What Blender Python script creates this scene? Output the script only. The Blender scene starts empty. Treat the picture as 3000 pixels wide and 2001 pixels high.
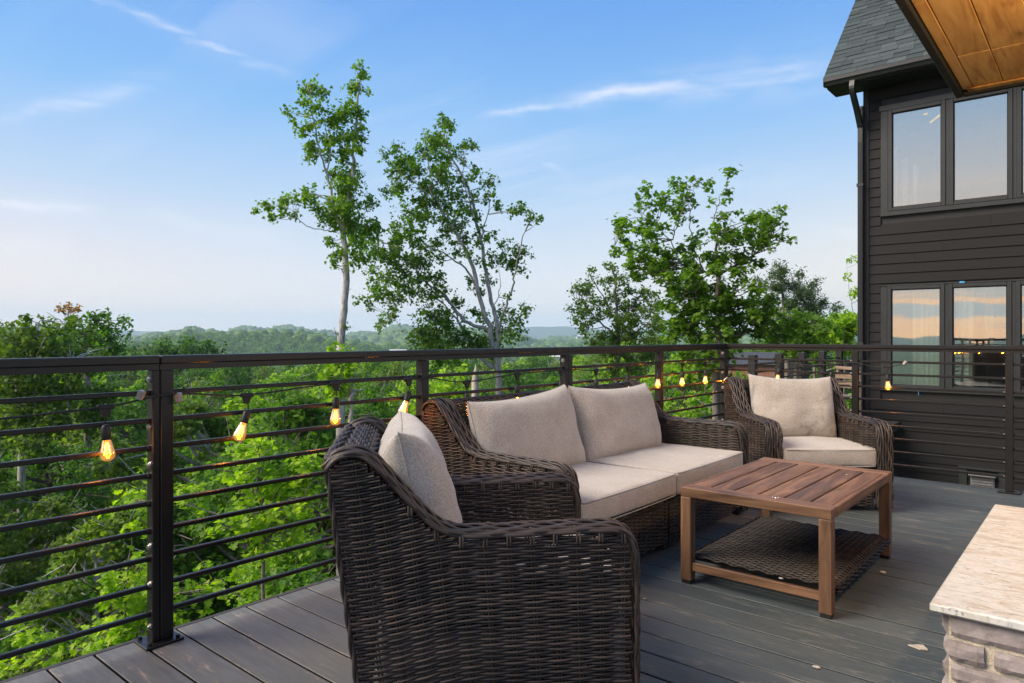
import bpy, math, random
import numpy as np
from mathutils import noise as mnoise, Vector

R = math.radians
rng = np.random.default_rng(11)
rnd = random.Random(5)
S = bpy.context.scene
COL = S.collection

# ------------------------------------------------------------------ camera
FPX, EYE, YAW = 2040.0, 1.135, R(40.4622)
FX, FY, RX, RY = -math.sin(YAW), math.cos(YAW), math.cos(YAW), math.sin(YAW)
cam_data = bpy.data.cameras.new("camera")
cam = bpy.data.objects.new("camera", cam_data)
COL.objects.link(cam)
cam.location = (0, 0, EYE)
cam.rotation_euler = (R(90), 0, YAW)
cam_data.sensor_width = 36
cam_data.lens = 36 * FPX / 3000
cam_data.shift_y = -17.5 / 3000
cam_data.clip_start = 0.05
cam_data.clip_end = 40000
S.camera = cam

# ------------------------------------------------------------------ sky, sun, exposure
SUN_EL, SUN_AZ = R(42), R(215)          # azimuth clockwise from +Y
GLOW_AZ = R(188)
SUN_DIR = Vector((math.sin(SUN_AZ) * math.cos(SUN_EL), math.cos(SUN_AZ) * math.cos(SUN_EL), math.sin(SUN_EL)))
W = bpy.data.worlds.new("World")
S.world = W
W.use_nodes = True
wt = W.node_tree
wt.nodes.clear()


def wn(kind, **kw):
    n = wt.nodes.new(kind)
    for k, v in kw.items():
        setattr(n, k, v)
    return n


def wl(a, b):
    wt.links.new(a, b)


def wmath(op, a, b=None, c=None, clamp=False):
    n = wn('ShaderNodeMath', operation=op, use_clamp=clamp)
    for i, v in enumerate((a, b, c)):
        if v is None:
            continue
        if isinstance(v, (int, float)):
            n.inputs[i].default_value = v
        else:
            wl(v, n.inputs[i])
    return n.outputs[0]


def wramp(fac, stops, interp='LINEAR'):
    n = wn('ShaderNodeValToRGB')
    n.color_ramp.interpolation = interp
    e = n.color_ramp.elements
    while len(e) < len(stops):
        e.new(0.5)
    for el, (p, c) in zip(e, stops):
        el.position = p
        el.color = (*c, 1) if len(c) == 3 else c
    wl(fac, n.inputs[0])
    return n.outputs[0]


def wmix(fac, a, b, mode='MIX'):
    n = wn('ShaderNodeMix', data_type='RGBA', blend_type=mode)
    if isinstance(fac, (int, float)):
        n.inputs[0].default_value = fac
    else:
        wl(fac, n.inputs[0])
    for sock, v in ((n.inputs[6], a), (n.inputs[7], b)):
        if isinstance(v, tuple):
            sock.default_value = (*v, 1)
        else:
            wl(v, sock)
    return n.outputs[2]


tc = wn('ShaderNodeTexCoord')
sep = wn('ShaderNodeSeparateXYZ')
wl(tc.outputs['Generated'], sep.inputs[0])
dx, dy, dz = sep.outputs
nish = wn('ShaderNodeTexSky', sky_type='NISHITA', sun_disc=False)
nish.sun_elevation = SUN_EL
nish.sun_rotation = SUN_AZ
nish.air_density, nish.dust_density, nish.ozone_density = 1.0, 1.2, 2.0
wl(tc.outputs['Generated'], nish.inputs[0])
nishc = wmix(1.0, nish.outputs[0], (0.10, 0.10, 0.10), 'MULTIPLY')
# clear evening gradient by height above the horizon
grad = wramp(dz, [(0.0, (0.82, 0.79, 0.80)), (0.05, (0.65, 0.665, 0.70)), (0.10, (0.53, 0.59, 0.67)),
                  (0.19, (0.33, 0.48, 0.66)), (0.30, (0.17, 0.37, 0.66)), (0.44, (0.088, 0.26, 0.62)), (1.0, (0.15, 0.25, 0.47))])
# warm band of the sunset, strongest round the sun's bearing, faint on the other side
sunw = wmath('MULTIPLY_ADD', dx, math.sin(GLOW_AZ), wmath('MULTIPLY', dy, math.cos(GLOW_AZ)))
band = wramp(dz, [(0.0, (1, 1, 1)), (0.06, (0.9, 0.9, 0.9)), (0.20, (0.25, 0.25, 0.25)), (0.32, (0, 0, 0))])
toward = wmath('POWER', wmath('MAXIMUM', wmath('MULTIPLY_ADD', sunw, 0.5, 0.5), 0.0), 2.0)
away = wmath('MULTIPLY', wmath('POWER', wmath('MAXIMUM', dy, 0.0), 9.0), 0.75)
grad = wmix(wmath('MULTIPLY', band, away, clamp=True), grad, (0.86, 0.70, 0.48))
warmf = wmath('MULTIPLY', band, wmath('MULTIPLY', toward, 0.95), clamp=True)
grad = wmix(warmf, grad, (1.30, 0.58, 0.17))
# high thin cirrus on a flat layer
zz = wmath('ADD', wmath('MAXIMUM', dz, 0.0), 0.10)
comb = wn('ShaderNodeCombineXYZ')
wl(wmath('DIVIDE', dx, zz), comb.inputs[0])
wl(wmath('DIVIDE', dy, zz), comb.inputs[1])


def cloud_layer(scale, rot, loc, detail, dist, lo, hi, rough=0.6):
    mp = wn('ShaderNodeMapping')
    mp.inputs['Scale'].default_value = scale
    mp.inputs['Rotation'].default_value = (0, 0, rot)
    mp.inputs['Location'].default_value = loc
    wl(comb.outputs[0], mp.inputs[0])
    nz = wn('ShaderNodeTexNoise')
    nz.inputs['Scale'].default_value = 1.0
    nz.inputs['Detail'].default_value = detail
    nz.inputs['Roughness'].default_value = rough
    nz.inputs['Distortion'].default_value = dist
    wl(mp.outputs[0], nz.inputs['Vector'])
    return wramp(nz.outputs[0], [(lo, (0, 0, 0)), (hi, (1, 1, 1))])


c1 = cloud_layer((0.24, 2.3, 1), R(14), (2.2, 1.1, 0), 9, 0.9, 0.51, 0.63)
c2 = cloud_layer((0.12, 0.9, 1), R(75), (7.7, 2.2, 0), 8, 0.6, 0.52, 0.66)
c3 = cloud_layer((0.42, 0.42, 1), R(10), (1.9, 5.0, 0), 4, 0.3, 0.50, 0.66, 0.5)
cl = wmath('MAXIMUM', c1, wmath('MULTIPLY', c2, 0.45))
cl = wmath('MULTIPLY', cl, wmath('MULTIPLY_ADD', c3, 0.88, 0.12))
cl = wmath('MULTIPLY', cl, 0.30)
# a few separate wind-drawn cirrus wisps, each an arc across the sky
wsn = wn('ShaderNodeTexNoise')
wsn.inputs['Scale'].default_value = 7.0
wsn.inputs['Detail'].default_value = 7
wsn.inputs['Roughness'].default_value = 0.65
wl(tc.outputs['Generated'], wsn.inputs['Vector'])
fine = wn('ShaderNodeTexNoise')
fine.inputs['Scale'].default_value = 26.0
fine.inputs['Detail'].default_value = 6
fmap = wn('ShaderNodeMapping')
fmap.inputs['Scale'].default_value = (0.5, 0.5, 3.0)
wl(tc.outputs['Generated'], fmap.inputs[0])
wl(fmap.outputs[0], fine.inputs['Vector'])


def sky_dir(x, y):
    t_ = (x - 1500) / FPX
    return Vector((FX + t_ * RX, FY + t_ * RY, (983.0 - y) / FPX)).normalized()


def wisp(x0, y0, x1, y1, width, amount, bend=0.05):
    a, b_ = sky_dir(x0, y0), sky_dir(x1, y1)
    nv = a.cross(b_).normalized()
    mid_ = (a + b_).normalized()
    tv = (b_ - a)
    half_ = tv.length / 2
    tv.normalize()
    def dot(v):
        d_ = wn('ShaderNodeVectorMath', operation='DOT_PRODUCT')
        wl(tc.outputs['Generated'], d_.inputs[0])
        d_.inputs[1].default_value = v
        return d_.outputs['Value']
    off = wmath('ADD', dot(nv), wmath('MULTIPLY', wmath('SUBTRACT', wsn.outputs[0], 0.5), bend))
    along = wmath('DIVIDE', wmath('SUBTRACT', dot(tv), mid_.dot(tv)), half_)
    fall = wmath('MULTIPLY_ADD', wmath('MULTIPLY', along, along), -1.0, 1.0, clamp=True)
    wv_ = wmath('MULTIPLY', wmath('MULTIPLY_ADD', along, 0.35, 0.65), width)
    q_ = wmath('DIVIDE', off, wv_)
    g_ = wmath('DIVIDE', 1.0, wmath('ADD', 1.0, wmath('POWER', wmath('ABSOLUTE', q_), 2.4)))
    tex_ = wramp(fine.outputs[0], [(0.36, (0.25, 0.25, 0.25)), (0.62, (1, 1, 1))])
    front = wmath('GREATER_THAN', dot(mid_), 0.0)
    return wmath('MULTIPLY', wmath('MULTIPLY', wmath('MULTIPLY', g_, fall), wmath('MULTIPLY', tex_, front)), amount)


for w_ in ((1330, 350, 2150, 225, 0.011, 0.75), (1500, 300, 2750, 190, 0.024, 0.42), (150, -40, 900, 215, 0.008, 0.45), (-120, 370, 560, 225, 0.012, 0.34),
           (-150, 570, 320, 632, 0.008, 0.55), (300, 620, 900, 690, 0.016, 0.26), (1560, 470, 1690, 530, 0.005, 0.35), (1500, 560, 2600, 500, 0.020, 0.22),
           (2350, 640, 2620, 740, 0.008, 0.3), (-200, 760, 260, 700, 0.018, 0.25)):
    cl = wmath('MAXIMUM', cl, wisp(*w_))
cloudc = wmix(warmf, (0.72, 0.72, 0.77), (0.95, 0.74, 0.56))
sky = wmix(cl, grad, cloudc)
# low grey cloud banks in the sunset
bn = wn('ShaderNodeTexNoise')
bmap = wn('ShaderNodeMapping')
bmap.inputs['Scale'].default_value = (1.2, 1.2, 62)
wl(tc.outputs['Generated'], bmap.inputs[0])
wl(bmap.outputs[0], bn.inputs['Vector'])
bn.inputs['Scale'].default_value = 1.0
bn.inputs['Detail'].default_value = 4
bank = wramp(bn.outputs[0], [(0.46, (0, 0, 0)), (0.55, (1, 1, 1))])
bankh = wramp(dz, [(0.0, (0.6, 0.6, 0.6)), (0.02, (1, 1, 1)), (0.12, (0.6, 0.6, 0.6)), (0.22, (0, 0, 0))])
bankf = wmath('MULTIPLY', wmath('MULTIPLY', bank, bankh), wmath('MULTIPLY', wmath('MAXIMUM', sunw, 0.0), 0.9))
sky = wmix(bankf, sky, (0.36, 0.40, 0.46))
sky = wmix(0.12, sky, nishc)
bg = wn('ShaderNodeBackground')
bg.inputs['Strength'].default_value = 1.0
wl(sky, bg.inputs[0])
wo = wn('ShaderNodeOutputWorld')
wl(bg.outputs[0], wo.inputs[0])

sun_data = bpy.data.lights.new("sun", 'SUN')
sun_data.energy = 4.2
sun_data.angle = R(36)
sun_data.color = (1.0, 0.86, 0.68)
sun = bpy.data.objects.new("sun", sun_data)
sun.rotation_euler = (-SUN_DIR).to_track_quat('-Z', 'Y').to_euler()
COL.objects.link(sun)

S.view_settings.view_transform = 'Standard'
S.view_settings.look = 'None'
S.view_settings.exposure = 0.60
S.view_settings.gamma = 1.0
S.view_settings.use_curve_mapping = False
S.cycles.use_denoising = True
S.cycles.max_bounces = 8
S.cycles.transparent_max_bounces = 12
S.cycles.volume_bounces = 1
S.cycles.sample_clamp_indirect = 6.0


def at(x, y, d):
    """world point seen at photograph pixel (x, y) at d metres along the view"""
    t = (x - 1500) / FPX
    return np.array(((FX + t * RX) * d, (FY + t * RY) * d, EYE - (y - 983.0) / FPX * d))


# ------------------------------------------------------------------ materials
def mat(name):
    m = bpy.data.materials.new(name)
    m.use_nodes = True
    return m, m.node_tree, m.node_tree.nodes['Principled BSDF']


def tex(t, coord='Object', scale=(1, 1, 1), noise_scale=5.0, detail=4.0, rough=0.55, dist=0.0, rot=(0, 0, 0)):
    co = t.nodes.new('ShaderNodeTexCoord')
    if coord == 'World':
        src = t.nodes.new('ShaderNodeNewGeometry').outputs['Position']
    else:
        src = co.outputs[coord]
    mp = t.nodes.new('ShaderNodeMapping')
    mp.inputs['Scale'].default_value = scale
    mp.inputs['Rotation'].default_value = rot
    t.links.new(src, mp.inputs[0])
    n = t.nodes.new('ShaderNodeTexNoise')
    n.inputs['Scale'].default_value = noise_scale
    n.inputs['Detail'].default_value = detail
    n.inputs['Roughness'].default_value = rough
    n.inputs['Distortion'].default_value = dist
    t.links.new(mp.outputs[0], n.inputs['Vector'])
    return n.outputs['Fac']


def ramp(t, fac, stops):
    n = t.nodes.new('ShaderNodeValToRGB')
    e = n.color_ramp.elements
    while len(e) < len(stops):
        e.new(0.5)
    for el, (p, c) in zip(e, stops):
        el.position = p
        el.color = (*c, 1) if isinstance(c, tuple) else (c, c, c, 1)
    t.links.new(fac, n.inputs[0])
    return n.outputs[0]


def mixc(t, fac, a, b, mode='MIX'):
    n = t.nodes.new('ShaderNodeMix')
    n.data_type = 'RGBA'
    n.blend_type = mode
    for s, v in ((n.inputs[0], fac), (n.inputs[6], a), (n.inputs[7], b)):
        if isinstance(v, tuple):
            s.default_value = (*v, 1)
        elif isinstance(v, (int, float)):
            s.default_value = v
        else:
            t.links.new(v, s)
    return n.outputs[2]


def bump(t, p, h, strength=0.3, dist=0.01):
    b = t.nodes.new('ShaderNodeBump')
    b.inputs['Strength'].default_value = strength
    b.inputs['Distance'].default_value = dist
    t.links.new(h, b.inputs['Height'])
    t.links.new(b.outputs[0], p.inputs['Normal'])


def island(t):
    return t.nodes.new('ShaderNodeNewGeometry').outputs['Random Per Island']


def objrand(t):
    return t.nodes.new('ShaderNodeObjectInfo').outputs['Random']


def setp(p, rough=None, spec=None, metal=None, base=None):
    if rough is not None:
        p.inputs['Roughness'].default_value = rough
    if spec is not None:
        p.inputs['Specular IOR Level'].default_value = spec
    if metal is not None:
        p.inputs['Metallic'].default_value = metal
    if base is not None:
        p.inputs['Base Color'].default_value = (*base, 1)


M = {}


def simple(name, base, rough=0.5, spec=0.5, metal=0.0, var=0.25, ns=30):
    m, t, p = mat(name)
    setp(p, rough, spec, metal)
    f = tex(t, 'World', noise_scale=ns, detail=5)
    lo = tuple(c * (1 - var) for c in base)
    hi = tuple(c * (1 + var) for c in base)
    t.links.new(ramp(t, f, [(0.3, lo), (0.7, hi)]), p.inputs['Base Color'])
    r = tex(t, 'World', noise_scale=ns * 2.3, detail=4)
    t.links.new(ramp(t, r, [(0.3, max(rough - 0.08, 0.05)), (0.7, min(rough + 0.1, 1))]), p.inputs['Roughness'])
    M[name] = m
    return m, t, p


simple('rail_metal', (0.0085, 0.0075, 0.007), 0.36, 0.5, 0.0, 0.15, 40)
simple('steel', (0.55, 0.52, 0.48), 0.3, 0.5, 1.0, 0.1)
simple('rubber', (0.014, 0.013, 0.012), 0.5, 0.4)
simple('clip_plastic', (0.30, 0.27, 0.24), 0.25, 0.6)
simple('screw_metal', (0.6, 0.6, 0.6), 0.3, 0.5, 1.0)
simple('petal', (0.62, 0.55, 0.42), 0.8)
simple('paper_scrap', (0.40, 0.36, 0.30), 0.9)
simple('dark_trim', (0.015, 0.0145, 0.015), 0.5, 0.4, 0, 0.15, 8)
simple('window_frame', (0.022, 0.024, 0.025), 0.45, 0.45, 0, 0.1, 8)
simple('gutter_metal', (0.022, 0.024, 0.026), 0.4, 0.5, 0, 0.15, 10)
simple('room_paint', (0.38, 0.37, 0.33), 0.9, 0.2)
simple('beam_black', (0.014, 0.014, 0.014), 0.55, 0.4, 0, 0.2, 12)
simple('vent_metal', (0.16, 0.16, 0.17), 0.45, 0.5, 0, 0.2)
simple('tape', (0.70, 0.66, 0.52), 0.8)
simple('blue_tape', (0.05, 0.32, 0.55), 0.8)
simple('far_roof', (0.55, 0.55, 0.56), 0.6)
simple('far_wall', (0.50, 0.47, 0.43), 0.8)
simple('dark_roof', (0.05, 0.055, 0.065), 0.8)
simple('pylon_steel', (0.42, 0.48, 0.50), 0.5, 0.5, 0.3)
simple('lamp_black', (0.02, 0.02, 0.02), 0.4)

# wicker resin strands
m, t, p = mat('wicker')
setp(p, 0.48, 0.4)
f = island(t)
n1 = tex(t, 'Object', noise_scale=9, detail=3)
c = ramp(t, f, [(0.0, (0.017, 0.0135, 0.012)), (0.5, (0.044, 0.034, 0.028)), (1.0, (0.112, 0.080, 0.060))])
c = mixc(t, 0.5, c, ramp(t, n1, [(0.35, (0.014, 0.011, 0.010)), (0.7, (0.070, 0.050, 0.039))]))
t.links.new(c, p.inputs['Base Color'])
n2 = tex(t, 'Object', noise_scale=260, detail=2)
bump(t, p, n2, 0.15, 0.001)
M['wicker'] = m
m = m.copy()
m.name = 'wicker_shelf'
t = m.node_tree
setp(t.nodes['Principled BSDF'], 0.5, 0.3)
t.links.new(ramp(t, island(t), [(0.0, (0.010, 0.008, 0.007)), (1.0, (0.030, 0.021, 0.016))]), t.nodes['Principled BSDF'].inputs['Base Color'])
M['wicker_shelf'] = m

# linen cushion cloth
for nm, mul in (('linen', 1.0), ('piping', 0.8)):
    m, t, p = mat(nm)
    setp(p, 0.95, 0.15)
    p.inputs['Sheen Weight'].default_value = 0.25
    a = tex(t, 'Object', noise_scale=190, detail=6, rough=0.8)
    b = tex(t, 'Object', noise_scale=7, detail=4)
    c = ramp(t, a, [(0.34, tuple(mul * x for x in (0.21, 0.188, 0.165))), (0.52, tuple(mul * x for x in (0.42, 0.388, 0.348))), (0.70, tuple(mul * x for x in (0.57, 0.54, 0.495)))])
    c = mixc(t, 1.0, c, ramp(t, b, [(0.35, (0.90, 0.88, 0.86)), (0.65, (1, 1, 1))]), 'MULTIPLY')
    t.links.new(c, p.inputs['Base Color'])
    bump(t, p, a, 0.35, 0.002)
    M[nm] = m
# the same cloth with grey smudges (far armchair's back cushion)
m = M['linen'].copy()
m.name = 'linen_smudged'
t = m.node_tree
p = t.nodes['Principled BSDF']
src = p.inputs['Base Color'].links[0].from_socket
s1 = ramp(t, tex(t, 'Object', noise_scale=5.5, detail=5, rough=0.65, dist=1.2), [(0.56, 0.0), (0.66, 1.0)])
co = t.nodes.new('ShaderNodeTexCoord')
sx = t.nodes.new('ShaderNodeSeparateXYZ')
t.links.new(co.outputs['Object'], sx.inputs[0])
low = t.nodes.new('ShaderNodeMapRange')
low.inputs['From Min'].default_value = 0.72
low.inputs['From Max'].default_value = 0.45
t.links.new(sx.outputs[2], low.inputs[0])
mm = t.nodes.new('ShaderNodeMath')
mm.operation = 'MULTIPLY'
t.links.new(s1, mm.inputs[0])
t.links.new(low.outputs[0], mm.inputs[1])
mm2 = t.nodes.new('ShaderNodeMath')
mm2.operation = 'MULTIPLY'
mm2.inputs[1].default_value = 0.45
t.links.new(mm.outputs[0], mm2.inputs[0])
t.links.new(mixc(t, mm2.outputs[0], src, (0.10, 0.10, 0.105)), p.inputs['Base Color'])
M['linen_smudged'] = m


def wood(name, dark, mid, light, axis='Y', scale=1.0, rough=0.42, knots=False):
    m, t, p = mat(name)
    setp(p, rough, 0.45)
    st = {'X': (0.10, 1, 1), 'Y': (1, 0.10, 1), 'Z': (1, 1, 0.10)}[axis]
    ri = objrand(t)
    add = t.nodes.new('ShaderNodeVectorMath')
    add.operation = 'MULTIPLY_ADD'
    co = t.nodes.new('ShaderNodeTexCoord')
    cmb = t.nodes.new('ShaderNodeCombineXYZ')
    for i in range(3):
        t.links.new(ri, cmb.inputs[i])
    add.inputs[1].default_value = (7.3, 5.1, 9.7)
    t.links.new(cmb.outputs[0], add.inputs[0])
    t.links.new(co.outputs['Object'], add.inputs[2])
    mp = t.nodes.new('ShaderNodeMapping')
    mp.inputs['Scale'].default_value = st
    t.links.new(add.outputs[0], mp.inputs[0])
    n = t.nodes.new('ShaderNodeTexNoise')
    n.inputs['Scale'].default_value = 22 * scale
    n.inputs['Detail'].default_value = 7
    n.inputs['Roughness'].default_value = 0.62
    n.inputs['Distortion'].default_value = 1.3
    t.links.new(mp.outputs[0], n.inputs['Vector'])
    b = t.nodes.new('ShaderNodeTexNoise')
    b.inputs['Scale'].default_value = 6 * scale
    b.inputs['Detail'].default_value = 4
    b.inputs['Distortion'].default_value = 2.2
    t.links.new(mp.outputs[0], b.inputs['Vector'])
    c = ramp(t, n.outputs[0], [(0.30, dark), (0.48, mid), (0.66, light)])
    c = mixc(t, ramp(t, b.outputs[0], [(0.34, 0.2), (0.48, 0.0)]), c, dark)
    if knots:
        v = t.nodes.new('ShaderNodeTexVoronoi')
        v.inputs['Scale'].default_value = 3.4
        mk = t.nodes.new('ShaderNodeMapping')
        mk.inputs['Scale'].default_value = {'X': (0.45, 1, 1), 'Y': (1, 0.55, 1), 'Z': (1, 1, 0.45)}[axis]
        t.links.new(add.outputs[0], mk.inputs[0])
        t.links.new(mk.outputs[0], v.inputs['Vector'])
        c = mixc(t, ramp(t, v.outputs['Distance'], [(0.03, 0.85), (0.10, 0.25), (0.2, 0.0)]), c, (0.055, 0.022, 0.008))
    c = mixc(t, 1.0, c, ramp(t, ri, [(0.0, (0.80, 0.78, 0.76)), (1.0, (1.12, 1.08, 1.05))]), 'MULTIPLY')
    t.links.new(c, p.inputs['Base Color'])
    bump(t, p, n.outputs[0], 0.12, 0.003)
    t.links.new(ramp(t, b.outputs[0], [(0.3, rough - 0.08), (0.7, rough + 0.1)]), p.inputs['Roughness'])
    M[name] = m


wood('table_wood', (0.050, 0.025, 0.013), (0.130, 0.068, 0.035), (0.210, 0.117, 0.063), 'Y', 0.75, 0.52)
wood('table_wood_cross', (0.050, 0.025, 0.013), (0.130, 0.068, 0.035), (0.210, 0.117, 0.063), 'X', 0.75, 0.52)
wood('table_wood_leg', (0.050, 0.025, 0.013), (0.130, 0.068, 0.035), (0.210, 0.117, 0.063), 'Z', 0.75, 0.52)
wood('pine', (0.36, 0.165, 0.042), (0.54, 0.29, 0.088), (0.64, 0.38, 0.13), 'Y', 0.8, 0.5, True)
wood('chair_wood', (0.15, 0.10, 0.07), (0.26, 0.19, 0.14), (0.34, 0.26, 0.2), 'X', 1.0)

# composite decking
m, t, p = mat('decking')
setp(p, 0.5, 0.4)
a = tex(t, 'World', (0.10, 1, 1), 55, 6, 0.65)
b = tex(t, 'World', (0.35, 1, 1), 2.3, 5, 0.6, 0.6)
d = tex(t, 'World', (0.22, 1, 1), 13, 9, 0.78, 0.5)
e = tex(t, 'World', (1, 1, 1), 0.55, 2)
c = ramp(t, a, [(0.3, (0.040, 0.052, 0.057)), (0.7, (0.064, 0.080, 0.086))])
c = mixc(t, ramp(t, b, [(0.42, 0.0), (0.75, 0.4)]), c, (0.076, 0.086, 0.087))
c = mixc(t, ramp(t, d, [(0.575, 0.0), (0.68, 0.5)]), c, (0.25, 0.235, 0.20))
for ctr_, rad_, col_, amt_ in (((-0.62, 4.55, 0), 0.62, (0.25, 0.20, 0.12), 0.50), ((-0.55, 2.75, 0), 0.60, (0.26, 0.25, 0.22), 0.42), ((-1.0, 2.1, 0), 0.6, (0.17, 0.17, 0.155), 0.35)):
    ds_ = t.nodes.new('ShaderNodeVectorMath')
    ds_.operation = 'DISTANCE'
    t.links.new(t.nodes.new('ShaderNodeNewGeometry').outputs['Position'], ds_.inputs[0])
    ds_.inputs[1].default_value = ctr_
    mk_ = t.nodes.new('ShaderNodeMapRange')
    mk_.inputs['From Min'].default_value = rad_
    mk_.inputs['From Max'].default_value = rad_ * 0.25
    mk_.inputs['To Max'].default_value = amt_
    t.links.new(ds_.outputs['Value'], mk_.inputs[0])
    wm_ = t.nodes.new('ShaderNodeMath')
    wm_.operation = 'MULTIPLY'
    t.links.new(mk_.outputs[0], wm_.inputs[0])
    t.links.new(ramp(t, tex(t, 'World', (0.30, 1, 1), 16, 9, 0.8, 0.6), [(0.54, 0.0), (0.64, 1.0)]), wm_.inputs[1])
    c = mixc(t, wm_.outputs[0], c, col_)     # patches where the finish is scuffed away
sxx = t.nodes.new('ShaderNodeSeparateXYZ')
t.links.new(t.nodes.new('ShaderNodeNewGeometry').outputs['Position'], sxx.inputs[0])
mr = t.nodes.new('ShaderNodeMapRange')
mr.inputs['From Min'].default_value = -1.2
mr.inputs['From Max'].default_value = -2.2
t.links.new(sxx.outputs[0], mr.inputs[0])
c = mixc(t, mr.outputs[0], c, mixc(t, 1.0, c, (2.35, 1.85, 1.62), 'MULTIPLY'))   # sky light on boards by the edge, painted in as a browner lift
c = mixc(t, 1.0, c, ramp(t, objrand(t), [(0, (0.86, 0.86, 0.86)), (1, (1.14, 1.12, 1.1))]), 'MULTIPLY')
t.links.new(c, p.inputs['Base Color'])
t.links.new(ramp(t, d, [(0.3, 0.42), (0.75, 0.75)]), p.inputs['Roughness'])
bump(t, p, a, 0.25, 0.003)
M['decking'] = m
simple('gap_shade', (0.012, 0.011, 0.010), 0.95, 0.1)  # shade in the gaps, painted on the board sides as a dark colour
simple('deck_edge', (0.055, 0.05, 0.047), 0.6, 0.3, 0, 0.3, 20)

# house siding with embossed grain
m, t, p = mat('siding')
setp(p, 0.65, 0.22)
a = tex(t, 'Object', (0.06, 1, 1), 40, 5, 0.6, 0.6)
b = tex(t, 'World', (0.4, 1, 1), 1.4, 4)
c = ramp(t, a, [(0.3, (0.0078, 0.0076, 0.0082)), (0.7, (0.0128, 0.0122, 0.0128))])
c = mixc(t, ramp(t, b, [(0.35, 0.0), (0.75, 0.35)]), c, (0.0165, 0.0152, 0.0152))
t.links.new(c, p.inputs['Base Color'])
bump(t, p, a, 0.35, 0.004)
M['siding'] = m

# asphalt shingles
m, t, p = mat('shingle')
setp(p, 0.92, 0.2)
r = objrand(t)
a = tex(t, 'World', noise_scale=160, detail=3)
c = ramp(t, r, [(0.0, (0.030, 0.040, 0.042)), (0.5, (0.048, 0.062, 0.064)), (0.85, (0.070, 0.086, 0.088)), (1.0, (0.095, 0.115, 0.118))])
c = mixc(t, 0.5, c, ramp(t, a, [(0.3, (0.02, 0.026, 0.028)), (0.7, (0.10, 0.12, 0.12))]))
t.links.new(c, p.inputs['Base Color'])
bump(t, p, a, 0.4, 0.004)
M['shingle'] = m

# granite
m, t, p = mat('granite')
setp(p, 0.30, 0.45)
rot = (0, 0, R(-18))
a = tex(t, 'Object', (2.0, 7.5, 1), 3.0, 8, 0.68, 1.2, rot)
b = tex(t, 'Object', (2.2, 8, 1), 7.0, 9, 0.75, 2.2, rot)
d = tex(t, 'Object', (3, 9, 1), 16.0, 6, 0.7, 1.0, rot)
e = tex(t, 'Object', (1, 2, 1), 2.2, 3)
c = ramp(t, a, [(0.34, (0.36, 0.31, 0.245)), (0.46, (0.50, 0.465, 0.40)), (0.54, (0.56, 0.545, 0.50)), (0.66, (0.45, 0.455, 0.44))])
c = mixc(t, ramp(t, d, [(0.56, 0.0), (0.68, 0.6)]), c, (0.30, 0.21, 0.12))
c = mixc(t, ramp(t, b, [(0.56, 0.0), (0.60, 0.85)]), c, (0.16, 0.13, 0.11))
c = mixc(t, ramp(t, tex(t, 'Object', (3, 10, 1), 5.0, 9, 0.8, 1.5, rot), [(0.64, 0.0), (0.655, 1.0)]), c, (0.02, 0.02, 0.025))
t.links.new(c, p.inputs['Base Color'])
bump(t, p, d, 0.05, 0.002)
M['granite'] = m

m, t, p = mat('stone')
setp(p, 0.9, 0.2)
a = tex(t, 'World', noise_scale=26, detail=8, rough=0.7)
b = tex(t, 'World', noise_scale=130, detail=4)
c = ramp(t, objrand(t), [(0, (0.25, 0.215, 0.205)), (0.5, (0.33, 0.295, 0.285)), (1, (0.40, 0.365, 0.35))])
c = mixc(t, 1.0, c, ramp(t, a, [(0.3, (0.62, 0.58, 0.56)), (0.7, (1.15, 1.12, 1.1))]), 'MULTIPLY')
t.links.new(c, p.inputs['Base Color'])
bump(t, p, a, 0.5, 0.006)
M['stone'] = m
simple('mortar', (0.46, 0.40, 0.31), 0.95, 0.1, 0, 0.2, 120)
t = M['mortar'].node_tree
bump(t, t.nodes['Principled BSDF'], tex(t, 'World', noise_scale=150, detail=5), 0.7, 0.006)

m, t, p = mat('brick_wall')
setp(p, 0.9, 0.2)
bk = t.nodes.new('ShaderNodeTexBrick')
bk.inputs['Color1'].default_value = (0.30, 0.13, 0.09, 1)
bk.inputs['Color2'].default_value = (0.36, 0.17, 0.11, 1)
bk.inputs['Mortar'].default_value = (0.4, 0.36, 0.32, 1)
bk.inputs['Scale'].default_value = 4
t.links.new(t.nodes.new('ShaderNodeTexCoord').outputs['Object'], bk.inputs[0])
t.links.new(bk.outputs[0], p.inputs['Base Color'])
M['brick_wall'] = m

# curtain
m, t, p = mat('curtain')
setp(p, 0.95, 0.1)
t.links.new(ramp(t, tex(t, 'Object', (1, 1, 0.1), 60, 3), [(0.3, (0.66, 0.63, 0.55)), (0.7, (0.80, 0.77, 0.69))]), p.inputs['Base Color'])
M['curtain'] = m

# window glass: reflects the evening sky, lets some of the room through
m, t, p = mat('pane_glass')
t.nodes.remove(p)
gl = t.nodes.new('ShaderNodeBsdfGlossy')
gl.inputs['Roughness'].default_value = 0.015
gl.inputs['Color'].default_value = (0.86, 0.90, 0.86, 1)
tr = t.nodes.new('ShaderNodeBsdfTransparent')
tr.inputs['Color'].default_value = (0.93, 0.97, 0.95, 1)
mx = t.nodes.new('ShaderNodeMixShader')
mx.inputs[0].default_value = 0.52
wv = tex(t, 'World', noise_scale=1.6, detail=1)
bb = t.nodes.new('ShaderNodeBump')
bb.inputs['Strength'].default_value = 0.05
bb.inputs['Distance'].default_value = 0.02
t.links.new(wv, bb.inputs['Height'])
t.links.new(bb.outputs[0], gl.inputs['Normal'])
t.links.new(tr.outputs[0], mx.inputs[1])
t.links.new(gl.outputs[0], mx.inputs[2])
t.links.new(mx.outputs[0], t.nodes['Material Output'].inputs[0])
M['pane_glass'] = m

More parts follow.
